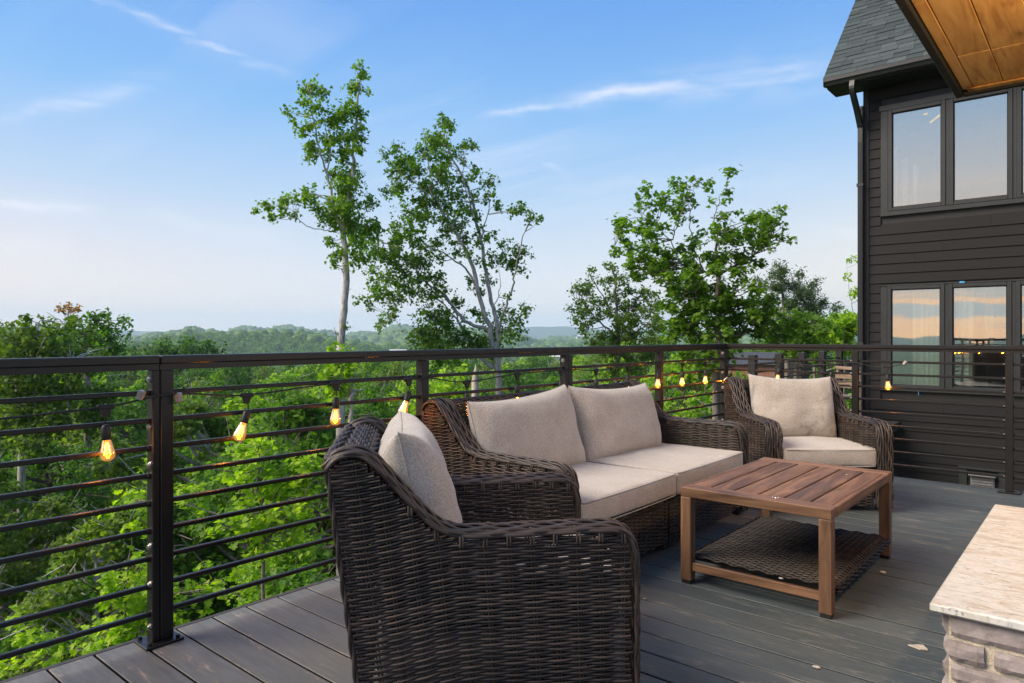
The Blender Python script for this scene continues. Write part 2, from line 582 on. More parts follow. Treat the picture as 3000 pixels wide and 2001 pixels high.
# bulb glass and filament
m, t, p = mat('bulb_glass')
t.nodes.remove(p)
gl = t.nodes.new('ShaderNodeBsdfGlossy')
gl.inputs['Roughness'].default_value = 0.03
tr = t.nodes.new('ShaderNodeBsdfTransparent')
tr.inputs['Color'].default_value = (1.0, 0.62, 0.18, 1)
em = t.nodes.new('ShaderNodeEmission')
em.inputs['Color'].default_value = (1.0, 0.37, 0.03, 1)
em.inputs['Strength'].default_value = 0.34
lw = t.nodes.new('ShaderNodeLayerWeight')
lw.inputs['Blend'].default_value = 0.35
mx = t.nodes.new('ShaderNodeMixShader')
t.links.new(lw.outputs['Fresnel'], mx.inputs[0])
t.links.new(tr.outputs[0], mx.inputs[1])
t.links.new(gl.outputs[0], mx.inputs[2])
ad = t.nodes.new('ShaderNodeAddShader')
t.links.new(mx.outputs[0], ad.inputs[0])
t.links.new(em.outputs[0], ad.inputs[1])
t.links.new(ad.outputs[0], t.nodes['Material Output'].inputs[0])
M['bulb_glass'] = m
m, t, p = mat('filament')
setp(p, base=(0, 0, 0))
p.inputs['Emission Color'].default_value = (1.0, 0.46, 0.085, 1)
p.inputs['Emission Strength'].default_value = 30
M['filament'] = m
m, t, p = mat('lamp_glow')
p.inputs['Emission Color'].default_value = (1.0, 0.55, 0.18, 1)
p.inputs['Emission Strength'].default_value = 12
M['lamp_glow'] = m


def leafmat(name, dark, mid, light, trans=0.45):
    m, t, p = mat(name)
    setp(p, 0.55, 0.35)
    c = ramp(t, island(t), [(0.0, dark), (0.5, mid), (1.0, light)])
    c = mixc(t, 1.0, c, ramp(t, objrand(t), [(0, (0.75, 0.80, 0.85)), (0.5, (1, 1, 1)), (1, (1.22, 1.12, 0.85))]), 'MULTIPLY')
    t.links.new(c, p.inputs['Base Color'])
    tl = t.nodes.new('ShaderNodeBsdfTranslucent')
    t.links.new(mixc(t, 1.0, c, (1.5, 1.7, 0.7), 'MULTIPLY'), tl.inputs['Color'])
    mx = t.nodes.new('ShaderNodeMixShader')
    mx.inputs[0].default_value = trans
    t.links.new(p.outputs[0], mx.inputs[1])
    t.links.new(tl.outputs[0], mx.inputs[2])
    t.links.new(mx.outputs[0], t.nodes['Material Output'].inputs[0])
    M[name] = m


leafmat('leaf_green', (0.055, 0.136, 0.013), (0.098, 0.212, 0.018), (0.165, 0.307, 0.024), 0.5)
leafmat('leaf_bright', (0.128, 0.260, 0.014), (0.220, 0.378, 0.018), (0.354, 0.496, 0.030), 0.5)
leafmat('leaf_deep', (0.039, 0.106, 0.013), (0.073, 0.171, 0.017), (0.120, 0.242, 0.022), 0.5)
leafmat('leaf_olive', (0.076, 0.139, 0.018), (0.134, 0.218, 0.024), (0.226, 0.319, 0.038), 0.5)
leafmat('leaf_blue', (0.046, 0.094, 0.040), (0.078, 0.132, 0.056), (0.120, 0.177, 0.072), 0.4)
leafmat('leaf_yellower', (0.070, 0.155, 0.014), (0.125, 0.240, 0.018), (0.205, 0.330, 0.026), 0.55)  # yellower green, between the green and bright leaf tones
leafmat('leaf_orange_lit', (0.20, 0.10, 0.02), (0.33, 0.16, 0.035), (0.42, 0.24, 0.06))  # orange light on a treetop, put into the leaf colour
leafmat('leaf_far', (0.075, 0.165, 0.016), (0.120, 0.230, 0.022), (0.190, 0.300, 0.034), 0.35)

for nm, lo, hi in (('bark_pale', (0.21, 0.19, 0.175), (0.56, 0.53, 0.50)), ('bark_grey', (0.085, 0.07, 0.055), (0.27, 0.23, 0.20)), ('bark_dark', (0.035, 0.027, 0.02), (0.11, 0.085, 0.065)), ('dead_wood', (0.24, 0.19, 0.15), (0.55, 0.47, 0.40))):
    m, t, p = mat(nm)
    setp(p, 0.9, 0.2)
    a = tex(t, 'World', (1, 1, 0.35), 14, 6, 0.7)
    t.links.new(ramp(t, a, [(0.35, lo), (0.62, hi)]), p.inputs['Base Color'])
    bump(t, p, a, 0.6, 0.02)
    M[nm] = m

# forest floor / hills
m, t, p = mat('ground')
setp(p, 0.95, 0.1)
a = tex(t, 'World', noise_scale=0.9, detail=8, rough=0.7)
b = tex(t, 'World', noise_scale=0.012, detail=6, rough=0.65)
c = ramp(t, a, [(0.3, (0.018, 0.030, 0.010)), (0.7, (0.050, 0.080, 0.022))])
c = mixc(t, ramp(t, b, [(0.4, 0.0), (0.65, 0.7)]), c, (0.060, 0.105, 0.028))
t.links.new(c, p.inputs['Base Color'])
M['ground'] = m


# ------------------------------------------------------------------ mesh helpers
class MB:
    """collects vertices and faces of one mesh"""

    def __init__(self):
        self.v, self.f, self.n = [], [], 0

    def add(self, v, f):
        v = np.asarray(v, float)
        self.v.append(v)
        for a in (f if isinstance(f, list) and f and isinstance(f[0], np.ndarray) else [f]):
            if isinstance(a, np.ndarray):
                self.f.append(a + self.n)
            else:
                by = {}
                for q in a:
                    by.setdefault(len(q), []).append(q)
                for k, qs in by.items():
                    self.f.append(np.array(qs, int) + self.n)
        self.n += len(v)

    def box(self, c, s, rot=None, bev=0.0):
        c = np.array(c, float)
        h = np.array(s, float) / 2
        if bev > 0:
            b = min(bev, min(h) * 0.9)
            pts, idx = [], {}
            for sx in (-1, 1):
                for sy in (-1, 1):
                    for sz in (-1, 1):
                        for ax in range(3):
                            q = h - b
                            q[ax] = h[ax]
                            idx[(sx, sy, sz, ax)] = len(pts)
                            pts.append(q * (sx, sy, sz))
            F = []
            for ax in range(3):
                o1, o2 = [(1, 2), (2, 0), (0, 1)][ax]
                for s in (-1, 1):
                    def g(a, b_):
                        k = [0, 0, 0]
                        k[ax], k[o1], k[o2] = s, a, b_
                        return idx[(*k, ax)]
                    q = [g(-1, -1), g(1, -1), g(1, 1), g(-1, 1)]
                    F.append(q if s > 0 else q[::-1])
            for ax in range(3):
                o1, o2 = [(1, 2), (2, 0), (0, 1)][ax]
                for a in (-1, 1):
                    for b_ in (-1, 1):
                        def g(s, face):
                            k = [0, 0, 0]
                            k[ax], k[o1], k[o2] = s, a, b_
                            return idx[(*k, face)]
                        q = [g(-1, o1), g(1, o1), g(1, o2), g(-1, o2)]
                        F.append(q if a * b_ < 0 else q[::-1])
            for sx in (-1, 1):
                for sy in (-1, 1):
                    for sz in (-1, 1):
                        q = [idx[(sx, sy, sz, a)] for a in range(3)]
                        F.append(q if sx * sy * sz > 0 else q[::-1])
            V = np.array(pts)
        else:
            V = np.array([(x, y, z) for x in (-1, 1) for y in (-1, 1) for z in (-1, 1)], float) * h
            F = [(0, 1, 3, 2), (4, 6, 7, 5), (0, 4, 5, 1), (2, 3, 7, 6), (0, 2, 6, 4), (1, 5, 7, 3)]
        if rot is not None:
            V = V @ np.array(rot).T
        self.add(V + c, F)
        return self

    def tube(self, pts, r, k=6, ref=None, caps=True, flat=1.0):
        P = np.asarray(pts, float)
        n = len(P)
        if n < 2:
            return self
        T = np.gradient(P, axis=0)
        T /= np.linalg.norm(T, axis=1)[:, None] + 1e-12
        if ref is None:
            a = np.array((0, 0, 1.0)) if abs(T[0][2]) < 0.9 else np.array((1.0, 0, 0))
            ref = np.repeat(a[None], n, 0)
            mean = T.mean(0)
            if abs(mean[2]) > 0.9 * np.linalg.norm(mean):
                ref = np.repeat(np.array((1.0, 0, 0))[None], n, 0)
        else:
            ref = np.broadcast_to(np.asarray(ref, float), P.shape)
        B = np.cross(T, ref)
        B /= np.linalg.norm(B, axis=1)[:, None] + 1e-12
        N = np.cross(B, T)
        r = np.broadcast_to(np.asarray(r, float), (n,))
        an = np.arange(k) * 2 * math.pi / k
        ring = (N[:, None] * np.cos(an)[None, :, None] * flat + B[:, None] * np.sin(an)[None, :, None]) * r[:, None, None]
        V = (P[:, None] + ring).reshape(-1, 3)
        i = np.arange(n - 1)[:, None] * k
        j = np.arange(k)[None]
        j2 = (j + 1) % k
        Q = np.stack([i + j, i + j2, i + k + j2, i + k + j], -1).reshape(-1, 4)
        F = [Q]
        if caps:
            F.append(np.array([list(range(k))[::-1]]))
            F.append(np.array([[(n - 1) * k + q for q in range(k)]]))
        self.add(V, F)
        return self

    def lathe(self, prof, k=12, c=(0, 0, 0), rot=None):
        P = np.array(prof, float)
        an = np.arange(k) * 2 * math.pi / k
        V = np.stack([P[:, 0][:, None] * np.cos(an), P[:, 0][:, None] * np.sin(an), np.repeat(P[:, 1][:, None], k, 1)], -1).reshape(-1, 3)
        n = len(P)
        i = np.arange(n - 1)[:, None] * k
        j = np.arange(k)[None]
        j2 = (j + 1) % k
        Q = np.stack([i + j, i + j2, i + k + j2, i + k + j], -1).reshape(-1, 4)
        if rot is not None:
            V = V @ np.array(rot).T
        self.add(V + np.array(c), Q)
        return self

    def prism(self, poly, axis_vec, origin=(0, 0, 0), ux=(1, 0, 0), uy=(0, 0, 1)):
        """extrude a 2-D polygon along axis_vec"""
        o, ux, uy, a = (np.array(q, float) for q in (origin, ux, uy, axis_vec))
        b = np.array([o + ux * x + uy * y for x, y in poly])
        n = len(b)
        self.add(np.vstack([b, b + a]), [tuple(range(n))[::-1], tuple(range(n, 2 * n))] + [(i, (i + 1) % n, n + (i + 1) % n, n + i) for i in range(n)])
        return self

    def grid(self, V):
        """V[n][m] points -> quads"""
        V = np.asarray(V, float)
        n, m_ = V.shape[:2]
        i = np.arange(n - 1)[:, None] * m_
        j = np.arange(m_ - 1)[None]
        Q = np.stack([i + j, i + j + 1, i + m_ + j + 1, i + m_ + j], -1).reshape(-1, 4)
        self.add(V.reshape(-1, 3), Q)
        return self

    def mesh(self, name, material, smooth=False):
        me = bpy.data.meshes.new(name)
        if self.n:
            V = np.vstack(self.v)
            counts = np.concatenate([np.full(len(a), a.shape[1], np.int32) for a in self.f])
            loops = np.concatenate([a.reshape(-1) for a in self.f]).astype(np.int32)
            me.vertices.add(len(V))
            me.vertices.foreach_set('co', V.astype(np.float32).ravel())
            me.loops.add(len(loops))
            me.loops.foreach_set('vertex_index', loops)
            me.polygons.add(len(counts))
            st = np.zeros(len(counts), np.int32)
            st[1:] = np.cumsum(counts)[:-1]
            me.polygons.foreach_set('loop_start', st)
            me.polygons.foreach_set('loop_total', counts)
            me.polygons.foreach_set('use_smooth', np.full(len(counts), bool(smooth)))
            me.update(calc_edges=True)
            me.validate()
        me.materials.append(M[material])
        return me

    def build(self, name, material, parent=None, smooth=False, loc=None):
        return link(name, self.mesh(name, material, smooth), parent, loc)


def link(name, data, parent=None, loc=None):
    o = bpy.data.objects.new(name, data)
    COL.objects.link(o)
    if parent is not None:
        o.parent = parent
    if loc is not None:
        o.location = loc
    return o


def thing(name, label, cat, loc=(0, 0, 0), rz=0.0, group=None, kind=None):
    o = link(name, None)
    o.empty_display_size = 0.1
    o.location = loc
    o.rotation_euler = (0, 0, rz)
    tag(o, label, cat, group, kind)
    return o


def tag(o, label=None, cat=None, group=None, kind=None):
    for k, v in (('label', label), ('category', cat), ('group', group), ('kind', kind)):
        if v:
            o[k] = v
    return o


def catmull(pts, n=8):
    P = np.asarray(pts, float)
    Q = np.vstack([2 * P[0] - P[1], P, 2 * P[-1] - P[-2]])
    out = []
    for i in range(1, len(Q) - 2):
        a, b, c, d = Q[i - 1:i + 3]
        for t_ in np.linspace(0, 1, n, endpoint=False):
            out.append(0.5 * (2 * b + (c - a) * t_ + (2 * a - 5 * b + 4 * c - d) * t_ ** 2 + (3 * b - a - 3 * c + d) * t_ ** 3))
    out.append(P[-1])
    return np.array(out)


def resample(P, step):
    P = np.asarray(P, float)
    L = np.concatenate([[0], np.cumsum(np.linalg.norm(np.diff(P, axis=0), axis=1))])
    n = max(2, int(L[-1] / step) + 1)
    s = np.linspace(0, L[-1], n)
    return np.stack([np.interp(s, L, P[:, i]) for i in range(P.shape[1])], -1), s

# ================================================================== GROUND, HILLS, HAZE
def fnoise(x, y=0.0, z=0.0):
    return mnoise.noise(Vector((x, y, z)))


BASE_R = [0, 8, 14, 22, 60, 200, 500, 1200, 1800, 2600, 9500]
BASE_Z = [-8.5, -9.0, -10.5, -12.5, -17, -24, -34, -44, -44, -42, -40]


def ground_z(x, y):
    r = math.hypot(x, y)
    a = math.atan2(y, x)
    z = float(np.interp(r, BASE_R, BASE_Z))
    ca, sa = math.cos(a), math.sin(a)
    if r > 300:
        u = r / 1000.0
        for rc, wd, amp, sd in ((0.95, 0.15, 34, 1.7), (1.65, 0.24, 58, 4.3), (2.55, 0.34, 74, 9.1)):
            n = 0.55 + 0.85 * fnoise(ca * 3.2 * rc + sd, sa * 3.2 * rc, sd) + 0.34 * fnoise(ca * 11 * rc, sa * 11 * rc, sd + 5)
            shift = 0.12 * fnoise(ca * 4 + sd, sa * 4, 2.0)
            z += amp * max(n, 0.05) * math.exp(-((u - rc - shift) / wd) ** 2)
    return z


angs = np.linspace(0, 2 * math.pi, 241)
rads = np.concatenate([[0.5], np.geomspace(3, 300, 34), np.linspace(330, 3600, 76), np.geomspace(3800, 6200, 12)])
G = np.zeros((len(rads), len(angs), 3))
BX0, BX1, BY0, BY1 = -6200.0, 2500.0, -2300.0, 6200.0


def reach(a):
    ca, sa = math.cos(a), math.sin(a)
    tx = (BX1 if ca > 0 else BX0) / ca if abs(ca) > 1e-6 else 1e9
    ty = (BY1 if sa > 0 else BY0) / sa if abs(sa) > 1e-6 else 1e9
    return min(tx, ty, 6200.0)


for i, r in enumerate(rads):
    for j, a in enumerate(angs):
        f_ = 1 + (reach(a) / 6200.0 - 1) * min(1.0, (r / 6200.0) ** 0.5)
        x, y = r * f_ * math.cos(a), r * f_ * math.sin(a)
        G[i, j] = (x, y, ground_z(x, y))
b = MB().grid(G)
g = b.build('ground', 'ground', smooth=True)
tag(g, 'wooded valley floor and rolling hills beyond the deck', kind='structure')

# far mountain range: a real ridge 8 km off
b = MB()
rows = []
for k, (rr, f) in enumerate(((4700, 0.0), (5000, 0.35), (5300, 0.75), (5600, 1.0), (5850, 0.6), (6100, 0.0))):
    row = []
    for a in np.linspace(YAW + R(90 - 44), YAW + R(90 + 50), 240):
        ca, sa = math.cos(a), math.sin(a)
        bear = 92 - math.degrees(math.atan2(-(ca * RX + sa * RY), ca * FX + sa * FY))
        n = 0.55 + 0.5 * fnoise(ca * 5 + 2.2, sa * 5, 7.7) + 0.16 * fnoise(ca * 24, sa * 24, 3.3) + 0.05 * fnoise(ca * 70, sa * 70, 1.3)
        lift = 95 * math.exp(-((math.degrees(math.atan2(ca * RX + sa * RY, ca * FX + sa * FY)) - 3.2) / 5.0) ** 2)
        z = -42 + f * (84 * max(n, 0.1) + 24 + 0.7 * lift)
        row.append((rr * ca, rr * sa, z))
    rows.append(row)
b.grid(rows)
tag(b.build('mountain_ridge', 'ground', smooth=True), 'pale blue mountain ridge on the far horizon', kind='structure')

m = bpy.data.materials.new('haze')
m.use_nodes = True
t = m.node_tree
t.nodes.clear()
pv = t.nodes.new('ShaderNodeVolumePrincipled')
pv.inputs['Color'].default_value = (0.66, 0.84, 1.0, 1)
pv.inputs['Density'].default_value = 0.00021
pv.inputs['Anisotropy'].default_value = 0.1
t.links.new(pv.outputs[0], t.nodes.new('ShaderNodeOutputMaterial').inputs['Volume'])
M['haze'] = m
hz = MB().box((-1860, 1940, 62), (8800, 8720, 244)).build('haze', 'haze')
tag(hz, 'thin blue evening haze filling the valley air', kind='stuff')

# ================================================================== DECK
deck = thing('deck', 'grey composite board deck with worn pale scuffs', None, kind='structure')
PITCH = 0.144
prof = [(-0.0682, 0.0), (-0.0682, -0.024), (0.0682, -0.024), (0.0682, 0.0)]
r_ = 0.0022
prof = [(-0.0682, -0.024), (0.0682, -0.024), (0.0682, -r_), (0.0682 - r_, 0), (-0.0682 + r_, 0), (-0.0682, -r_)]
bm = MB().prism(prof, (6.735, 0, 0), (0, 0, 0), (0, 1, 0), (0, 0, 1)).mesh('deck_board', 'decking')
bm.materials.append(M['gap_shade'])
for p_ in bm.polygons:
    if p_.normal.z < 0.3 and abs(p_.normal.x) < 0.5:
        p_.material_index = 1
y0 = 1.351 + PITCH / 2 - PITCH * 18
k = 0
while y0 + k * PITCH < 6.24:
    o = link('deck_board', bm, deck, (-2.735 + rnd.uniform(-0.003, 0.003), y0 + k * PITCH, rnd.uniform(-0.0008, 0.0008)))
    k += 1
y_end = y0 + (k - 0.5) * PITCH
b = MB()
b.box((-2.752, (y_end - 1.4) / 2, -0.012), (0.026, y_end + 1.4, 0.024), bev=0.003)
b.box((0.6, y_end + 0.014, -0.012), (6.73, 0.026, 0.024), bev=0.003)
b.box((-2.752, (y_end - 1.4) / 2, -0.175), (0.024, y_end + 1.4, 0.29))
b.box((0.6, y_end + 0.013, -0.175), (6.7, 0.024, 0.29))
b.build('edge_board', 'deck_edge', deck)
b = MB()
for x in np.arange(-2.6, 3.9, 0.4):
    b.box((x, (y_end - 1.3) / 2, -0.14), (0.04, y_end + 1.1, 0.22))
b.build('joist', 'deck_edge', deck)
for px, py in ((-2.5, 6.0), (-2.5, 2.5), (-2.5, -0.8), (1.0, 6.0)):
    MB().box((px, py, -5.0), (0.15, 0.15, 9.4)).build('support_post', 'deck_edge', deck)

# ================================================================== RAILINGS
BARS = [0.112 + 0.1016 * i for i in range(9)]
RAIL_X, RAIL_Y = -2.674, 6.16


def hexbolt(b, c, axis, r=0.011):
    if axis == 'y':
        rot = np.array(((1, 0, 0), (0, 0, 1), (0, -1, 0))).T
        b.lathe([(0, 0.009), (r * 0.55, 0.009), (r * 0.6, 0.006), (r, 0.006), (r, 0), (r * 1.25, 0), (r * 1.25, -0.003)], 8, c, rot @ np.diag((1, 1, 1)))
    else:
        rot = np.array(((0, 0, -1), (0, 1, 0), (1, 0, 0)))
        b.lathe([(0, 0.009), (r * 0.55, 0.009), (r * 0.6, 0.006), (r, 0.006), (r, 0), (r * 1.25, 0), (r * 1.25, -0.003)], 8, c, rot)


BOLT = {}


def railing(rz, origin, posts, label, first, end):
    """posts: list of (distance along, is_joint). Local x runs along the railing."""
    root = thing('deck_railing', label, 'railing', origin, rz)
    x0, x1 = first, end
    joints = [p_ for p_, j in posts if j]
    edges = [x0] + joints + [x1]
    for a, b_ in zip(edges[:-1], edges[1:]):
        L = b_ - a - 0.003
        cx = (a + b_) / 2
        mb = MB()
        mb.box((cx, 0, 1.046), (L, 0.060, 0.030), bev=0.004)
        mb.box((cx, 0, 1.0195), (L, 0.042, 0.022))
        mb.build('top_rail', 'rail_metal', root)
    for p_, j in posts:
        mb = MB()
        mb.box((p_ + 0.0255, 0, 0.509), (0.047, 0.052, 0.997), bev=0.003)
        if j:
            mb.box((p_ - 0.0135, 0, 0.509), (0.027, 0.050, 0.997), bev=0.003)
        mb.box((p_ + (0.006 if j else 0.025), 0, 0.006), (0.135, 0.115, 0.010), bev=0.002)
        o = mb.build('post', 'rail_metal', root)
        if j:
            for zb in (0.065, 0.22, 0.36, 0.66, 0.80, 0.975):
                if 'x' not in BOLT:
                    m2 = MB()
                    hexbolt(m2, (0, 0, 0), 'x')
                    BOLT['x'] = m2.mesh('bolt', 'steel')
                link('bolt', BOLT['x'], o, (p_ - 0.029, -0.004, zb))
            for q in (-1, 1):
                for q2 in (-1, 1):
                    if 'z' not in BOLT:
                        BOLT['z'] = MB().lathe([(0, 0.012), (0.008, 0.012), (0.008, 0.0)], 6).mesh('bolt', 'rail_metal')
                    link('bolt', BOLT['z'], o, (p_ + 0.006 + 0.05 * q, 0.043 * q2, 0.011))
    ps = sorted([x0] + [p_ for p_, j in posts] + ([x1] if x1 - posts[-1][0] > 0.1 else []))
    meshes = {}
    for a, b_ in zip(ps[:-1], ps[1:]):
        ja = dict(posts).get(a, None)
        jb = dict(posts).get(b_, None)
        s = a + (0.049 if ja is not None else 0.0)
        e_ = b_ - (0.027 if jb else 0.0)
        for z in BARS:
            mb = MB().box(((s + e_) / 2, 0, z), (e_ - s, 0.0175, 0.0175), bev=0.003)
            mb.tube([(e_ - 0.012, 0, z), (e_, 0, z)], 0.0125, 8)
            o = mb.build('bar', 'rail_metal', root)
    return root


# long railing along the valley edge: local x = +Y
A0 = -0.155
railing(R(90), (RAIL_X, 0, 0), [(A0, False), (1.11, True), (2.40, False), (3.668, True), (4.893, False), (6.13, True)],
        'long black metal railing along the valley side of the deck, behind the sofa', -1.35, 6.185)
# short railing across the end of the deck (faces the house)
railing(0.0, (0, RAIL_Y, 0), [(-1.585, False), (-0.555, False), (0.47, False), (1.5, False)],
        'black metal railing across the deck end, in front of the dark house', -2.645, 2.6)

# ================================================================== DARK HOUSE WING
HY = 12.5
house = thing('dark_house', 'dark charcoal house wing with lap siding, tall windows and steep shingled roof', 'house', (-3.04, HY, -8.5))


def hpart(mb, name, material, parent=None, smooth=False):
    """vertices are given in world space; stored relative to the house"""
    o = mb.build(name, material, parent or house, smooth)
    o.matrix_parent_inverse = HINV if parent is None else o.matrix_parent_inverse
    return o


from mathutils import Matrix
HINV = Matrix.Translation((3.04, -HY, 8.5))
WX0, WX1 = -2.781, -0.085
UZ0, UZ1, LZ0, LZ1 = 3.06, 4.851, 0.25, 1.955
EX1 = 2.2
b = MB()
YB = HY + 0.02
for x0, x1, z0, z1 in ((-3.03, EX1, -8.4, LZ0 + .04), (-3.03, EX1, LZ1 - .04, UZ0 + .04), (-3.03, EX1, UZ1 - .04, 5.45),
                       (-3.03, WX0 + .04, LZ0 + .04, LZ1 - .04), (WX1 - .04, EX1, LZ0 + .04, LZ1 - .04),
                       (-3.03, WX0 + .04, UZ0 + .04, UZ1 - .04), (WX1 - .04, EX1, UZ0 + .04, UZ1 - .04)):
    b.box(((x0 + x1) / 2, YB + 0.07, (z0 + z1) / 2), (x1 - x0, 0.14, z1 - z0 - 0.001))
b.box((-2.95, HY + 3.2, -1.5), (0.12, 6.0, 13.8))
b.box((EX1, HY + 3.2, -1.5), (0.12, 6.0, 13.8))
b.box(((EX1 - 3.03) / 2, HY + 6.2, -1.5), (EX1 + 3.0, 0.12, 13.8))
hpart(b, 'wall', 'dark_trim')
EXPO = 0.157
z = -3.2
sid = {}
while z < 5.15:
    zt = z + EXPO + 0.02
    spans = [(-2.955, EX1)]
    for z0, z1 in ((LZ0, LZ1), (UZ0, UZ1)):
        if z + EXPO > z0 and z < z1:
            spans = [(-2.955, WX0 - 0.003), (WX1 + 0.003, EX1)]
    if len(spans) == 1:
        jx = (-1.9, -0.7, -1.3, -2.3)[int(round(z / EXPO)) % 4]
        spans = [(-2.955, jx - 0.0015), (jx + 0.0015, EX1)]
    for x0, x1 in spans:
        key = round(x1 - x0, 3)
        if key not in sid:
            sid[key] = MB().prism([(-0.022, 0), (-0.010, 0), (0.004, zt - z), (-0.004, zt - z)], (x1 - x0, 0, 0), (0, 0, 0), (0, 1, 0), (0, 0, 1)).mesh('siding_board', 'siding')
        o = link('siding_board', sid[key], house, (x0 + 3.04, 0, z + 8.5))
    z += EXPO
b = MB()
b.box((-2.998, HY - 0.012, 1.0), (0.084, 0.040, 8.5), bev=0.003)
hpart(b, 'corner_board', 'dark_trim')


def window(x0, z0, z1, upper):
    """one framed pane; x0 = left edge of glass"""
    w = 0.68
    b = MB()
    fr = 0.058
    Y = HY - 0.020
    for c, s in ((((x0 - fr / 2), z0 / 2 + z1 / 2), (fr, z1 - z0 + 2 * fr)), ((x0 + w + fr / 2, z0 / 2 + z1 / 2), (fr, z1 - z0 + 2 * fr)),
                 ((x0 + w / 2, z0 - fr / 2), (w, fr)), ((x0 + w / 2, z1 + fr / 2), (w, fr))):
        b.box((c[0], Y, c[1]), (s[0] - 0.001, 0.05, s[1]), bev=0.004)
    f = hpart(b, 'window', 'window_frame')
    b = MB()
    i = 0.014
    for c, s in ((((x0 + i / 2), z0 / 2 + z1 / 2), (i, z1 - z0)), ((x0 + w - i / 2, z0 / 2 + z1 / 2), (i, z1 - z0)),
                 ((x0 + w / 2, z0 + i / 2), (w - 2 * i, i)), ((x0 + w / 2, z1 - i / 2), (w - 2 * i, i))):
        b.box((c[0], Y + 0.014, c[1]), (s[0], 0.018, s[1]))
    b.build('sash', 'dark_trim', f)
    MB().box((x0 + w / 2, Y + 0.018, (z0 + z1) / 2), (w - 2 * i, 0.006, z1 - z0 - 2 * i)).build('pane', 'pane_glass', f)
    return f


wins = []
for i, x in enumerate((-2.613, -1.771, -0.928)):
    wins.append(window(x, 3.19, 4.703, True))
    wins.append(window(x - 0.012, 0.343, 1.871, False))
# casing boards and mullion covers
for z0, z1, gl0, gl1 in ((UZ0, UZ1, 3.19 - 0.058, 4.703 + 0.058), (LZ0, LZ1, 0.343 - 0.058, 1.871 + 0.058)):
    off = 0 if z0 > 2 else -0.012
    b = MB()
    Y = HY - 0.016
    xl, xr = -2.613 - 0.059 + off, -0.928 + 0.68 + 0.059 + off
    b.box(((WX0 + xl) / 2, Y, (z0 + z1) / 2), (xl - WX0 - 0.002, 0.034, z1 - z0), bev=0.003)
    b.box(((WX1 + xr) / 2, Y, (z0 + z1) / 2), (WX1 - xr - 0.002, 0.034, z1 - z0), bev=0.003)
    b.box(((WX0 + WX1) / 2, Y - 0.004, (z0 + gl0) / 2), (WX1 - WX0, 0.042, gl0 - z0 - 0.002), bev=0.003)
    b.box(((WX0 + WX1) / 2, Y - 0.006, (z1 + gl1) / 2), (WX1 - WX0 + 0.04, 0.046, z1 - gl1 - 0.002), bev=0.003)
    for x in (-2.613 + 0.68 + 0.081 + off, -1.771 + 0.68 + 0.0815 + off):
        b.box((x, Y + 0.002, (z0 + z1) / 2), (0.044, 0.03, gl1 - gl0))
    hpart(b, 'window_casing', 'window_frame')
# tape left on the panes
b = MB().box((-2.15, HY - 0.007, 4.60), (0.07, 0.001, 0.030))
a_ = R(36)
b.box((-2.02, HY - 0.007, 4.50), (0.16, 0.001, 0.032), np.array(((math.cos(a_), 0, -math.sin(a_)), (0, 1, 0), (math.sin(a_), 0, math.cos(a_)))))
hpart(b, 'tape', 'tape')
hpart(MB().box((-1.66, HY - 0.047, 1.945), (0.065, 0.001, 0.028)), 'tape', 'blue_tape')
hpart(MB().box((-2.24, HY - 0.040, 0.235), (0.006, 0.001, 0.08)), 'tape', 'blue_tape')
# room behind each storey
for z0, z1 in ((-0.1, 2.2), (2.6, 5.0)):
    b = MB()
    b.box((-0.9, HY + 2.6, (z0 + z1) / 2), (4.0, 0.06, z1 - z0))
    b.box((-0.9, HY + 1.38, z0 - 0.03), (4.0, 2.42, 0.06))
    b.box((-0.9, HY + 1.38, z1 + 0.03), (4.0, 2.42, 0.06))
    b.box((-2.88, HY + 1.38, (z0 + z1) / 2), (0.05, 2.42, z1 - z0))
    hpart(b, 'room', 'room_paint')


def curtain(x0, x1, z0, z1, y, folds, flare=0.0, seed=0, tie=None):
    n = 60
    V = []
    for zi, zz_ in enumerate(np.linspace(z0, z1, 14)):
        row = []
        fz = (zz_ - z0) / (z1 - z0)
        for u in np.linspace(0, 1, n):
            xa, xb = x0, x1
            if tie:
                xa = x0 + tie * (1 - fz) ** 1.2
            x = xa + (xb - xa) * u
            row.append((x, y + 0.028 * math.sin(u * folds * 6.28 + 0.5 * math.sin(fz * 3 + seed)) + 0.01 * math.sin(u * folds * 15 + seed), zz_))
        V.append(row)
    return MB().grid(V)


hpart(curtain(-2.36, -2.04, -0.05, 2.15, HY + 0.16, 4, seed=1), 'curtain', 'curtain', smooth=True)
hpart(curtain(-2.05, -1.93, -0.05, 2.15, HY + 0.12, 2, seed=2), 'curtain', 'curtain', smooth=True)
hpart(curtain(-1.70, -1.52, 0.25, 2.15, HY + 0.13, 2, seed=3, tie=-0.12), 'curtain', 'curtain', smooth=True)
hpart(curtain(-1.42, -1.30, 0.9, 2.15, HY + 0.30, 2, seed=5), 'curtain', 'curtain', smooth=True)
hpart(curtain(-1.14, -0.95, -0.05, 2.15, HY + 0.13, 3, seed=4), 'curtain', 'curtain', smooth=True)
hpart(curtain(-2.52, -2.44, 2.62, 4.0, HY + 0.20, 1, seed=6), 'curtain', 'curtain', smooth=True)
hpart(curtain(-2.38, -2.30, 2.62, 3.9, HY + 0.30, 1, seed=7), 'curtain', 'curtain', smooth=True)
hpart(curtain(-2.62, -2.57, 2.62, 4.2, HY + 0.12, 1, seed=8), 'curtain', 'curtain', smooth=True)

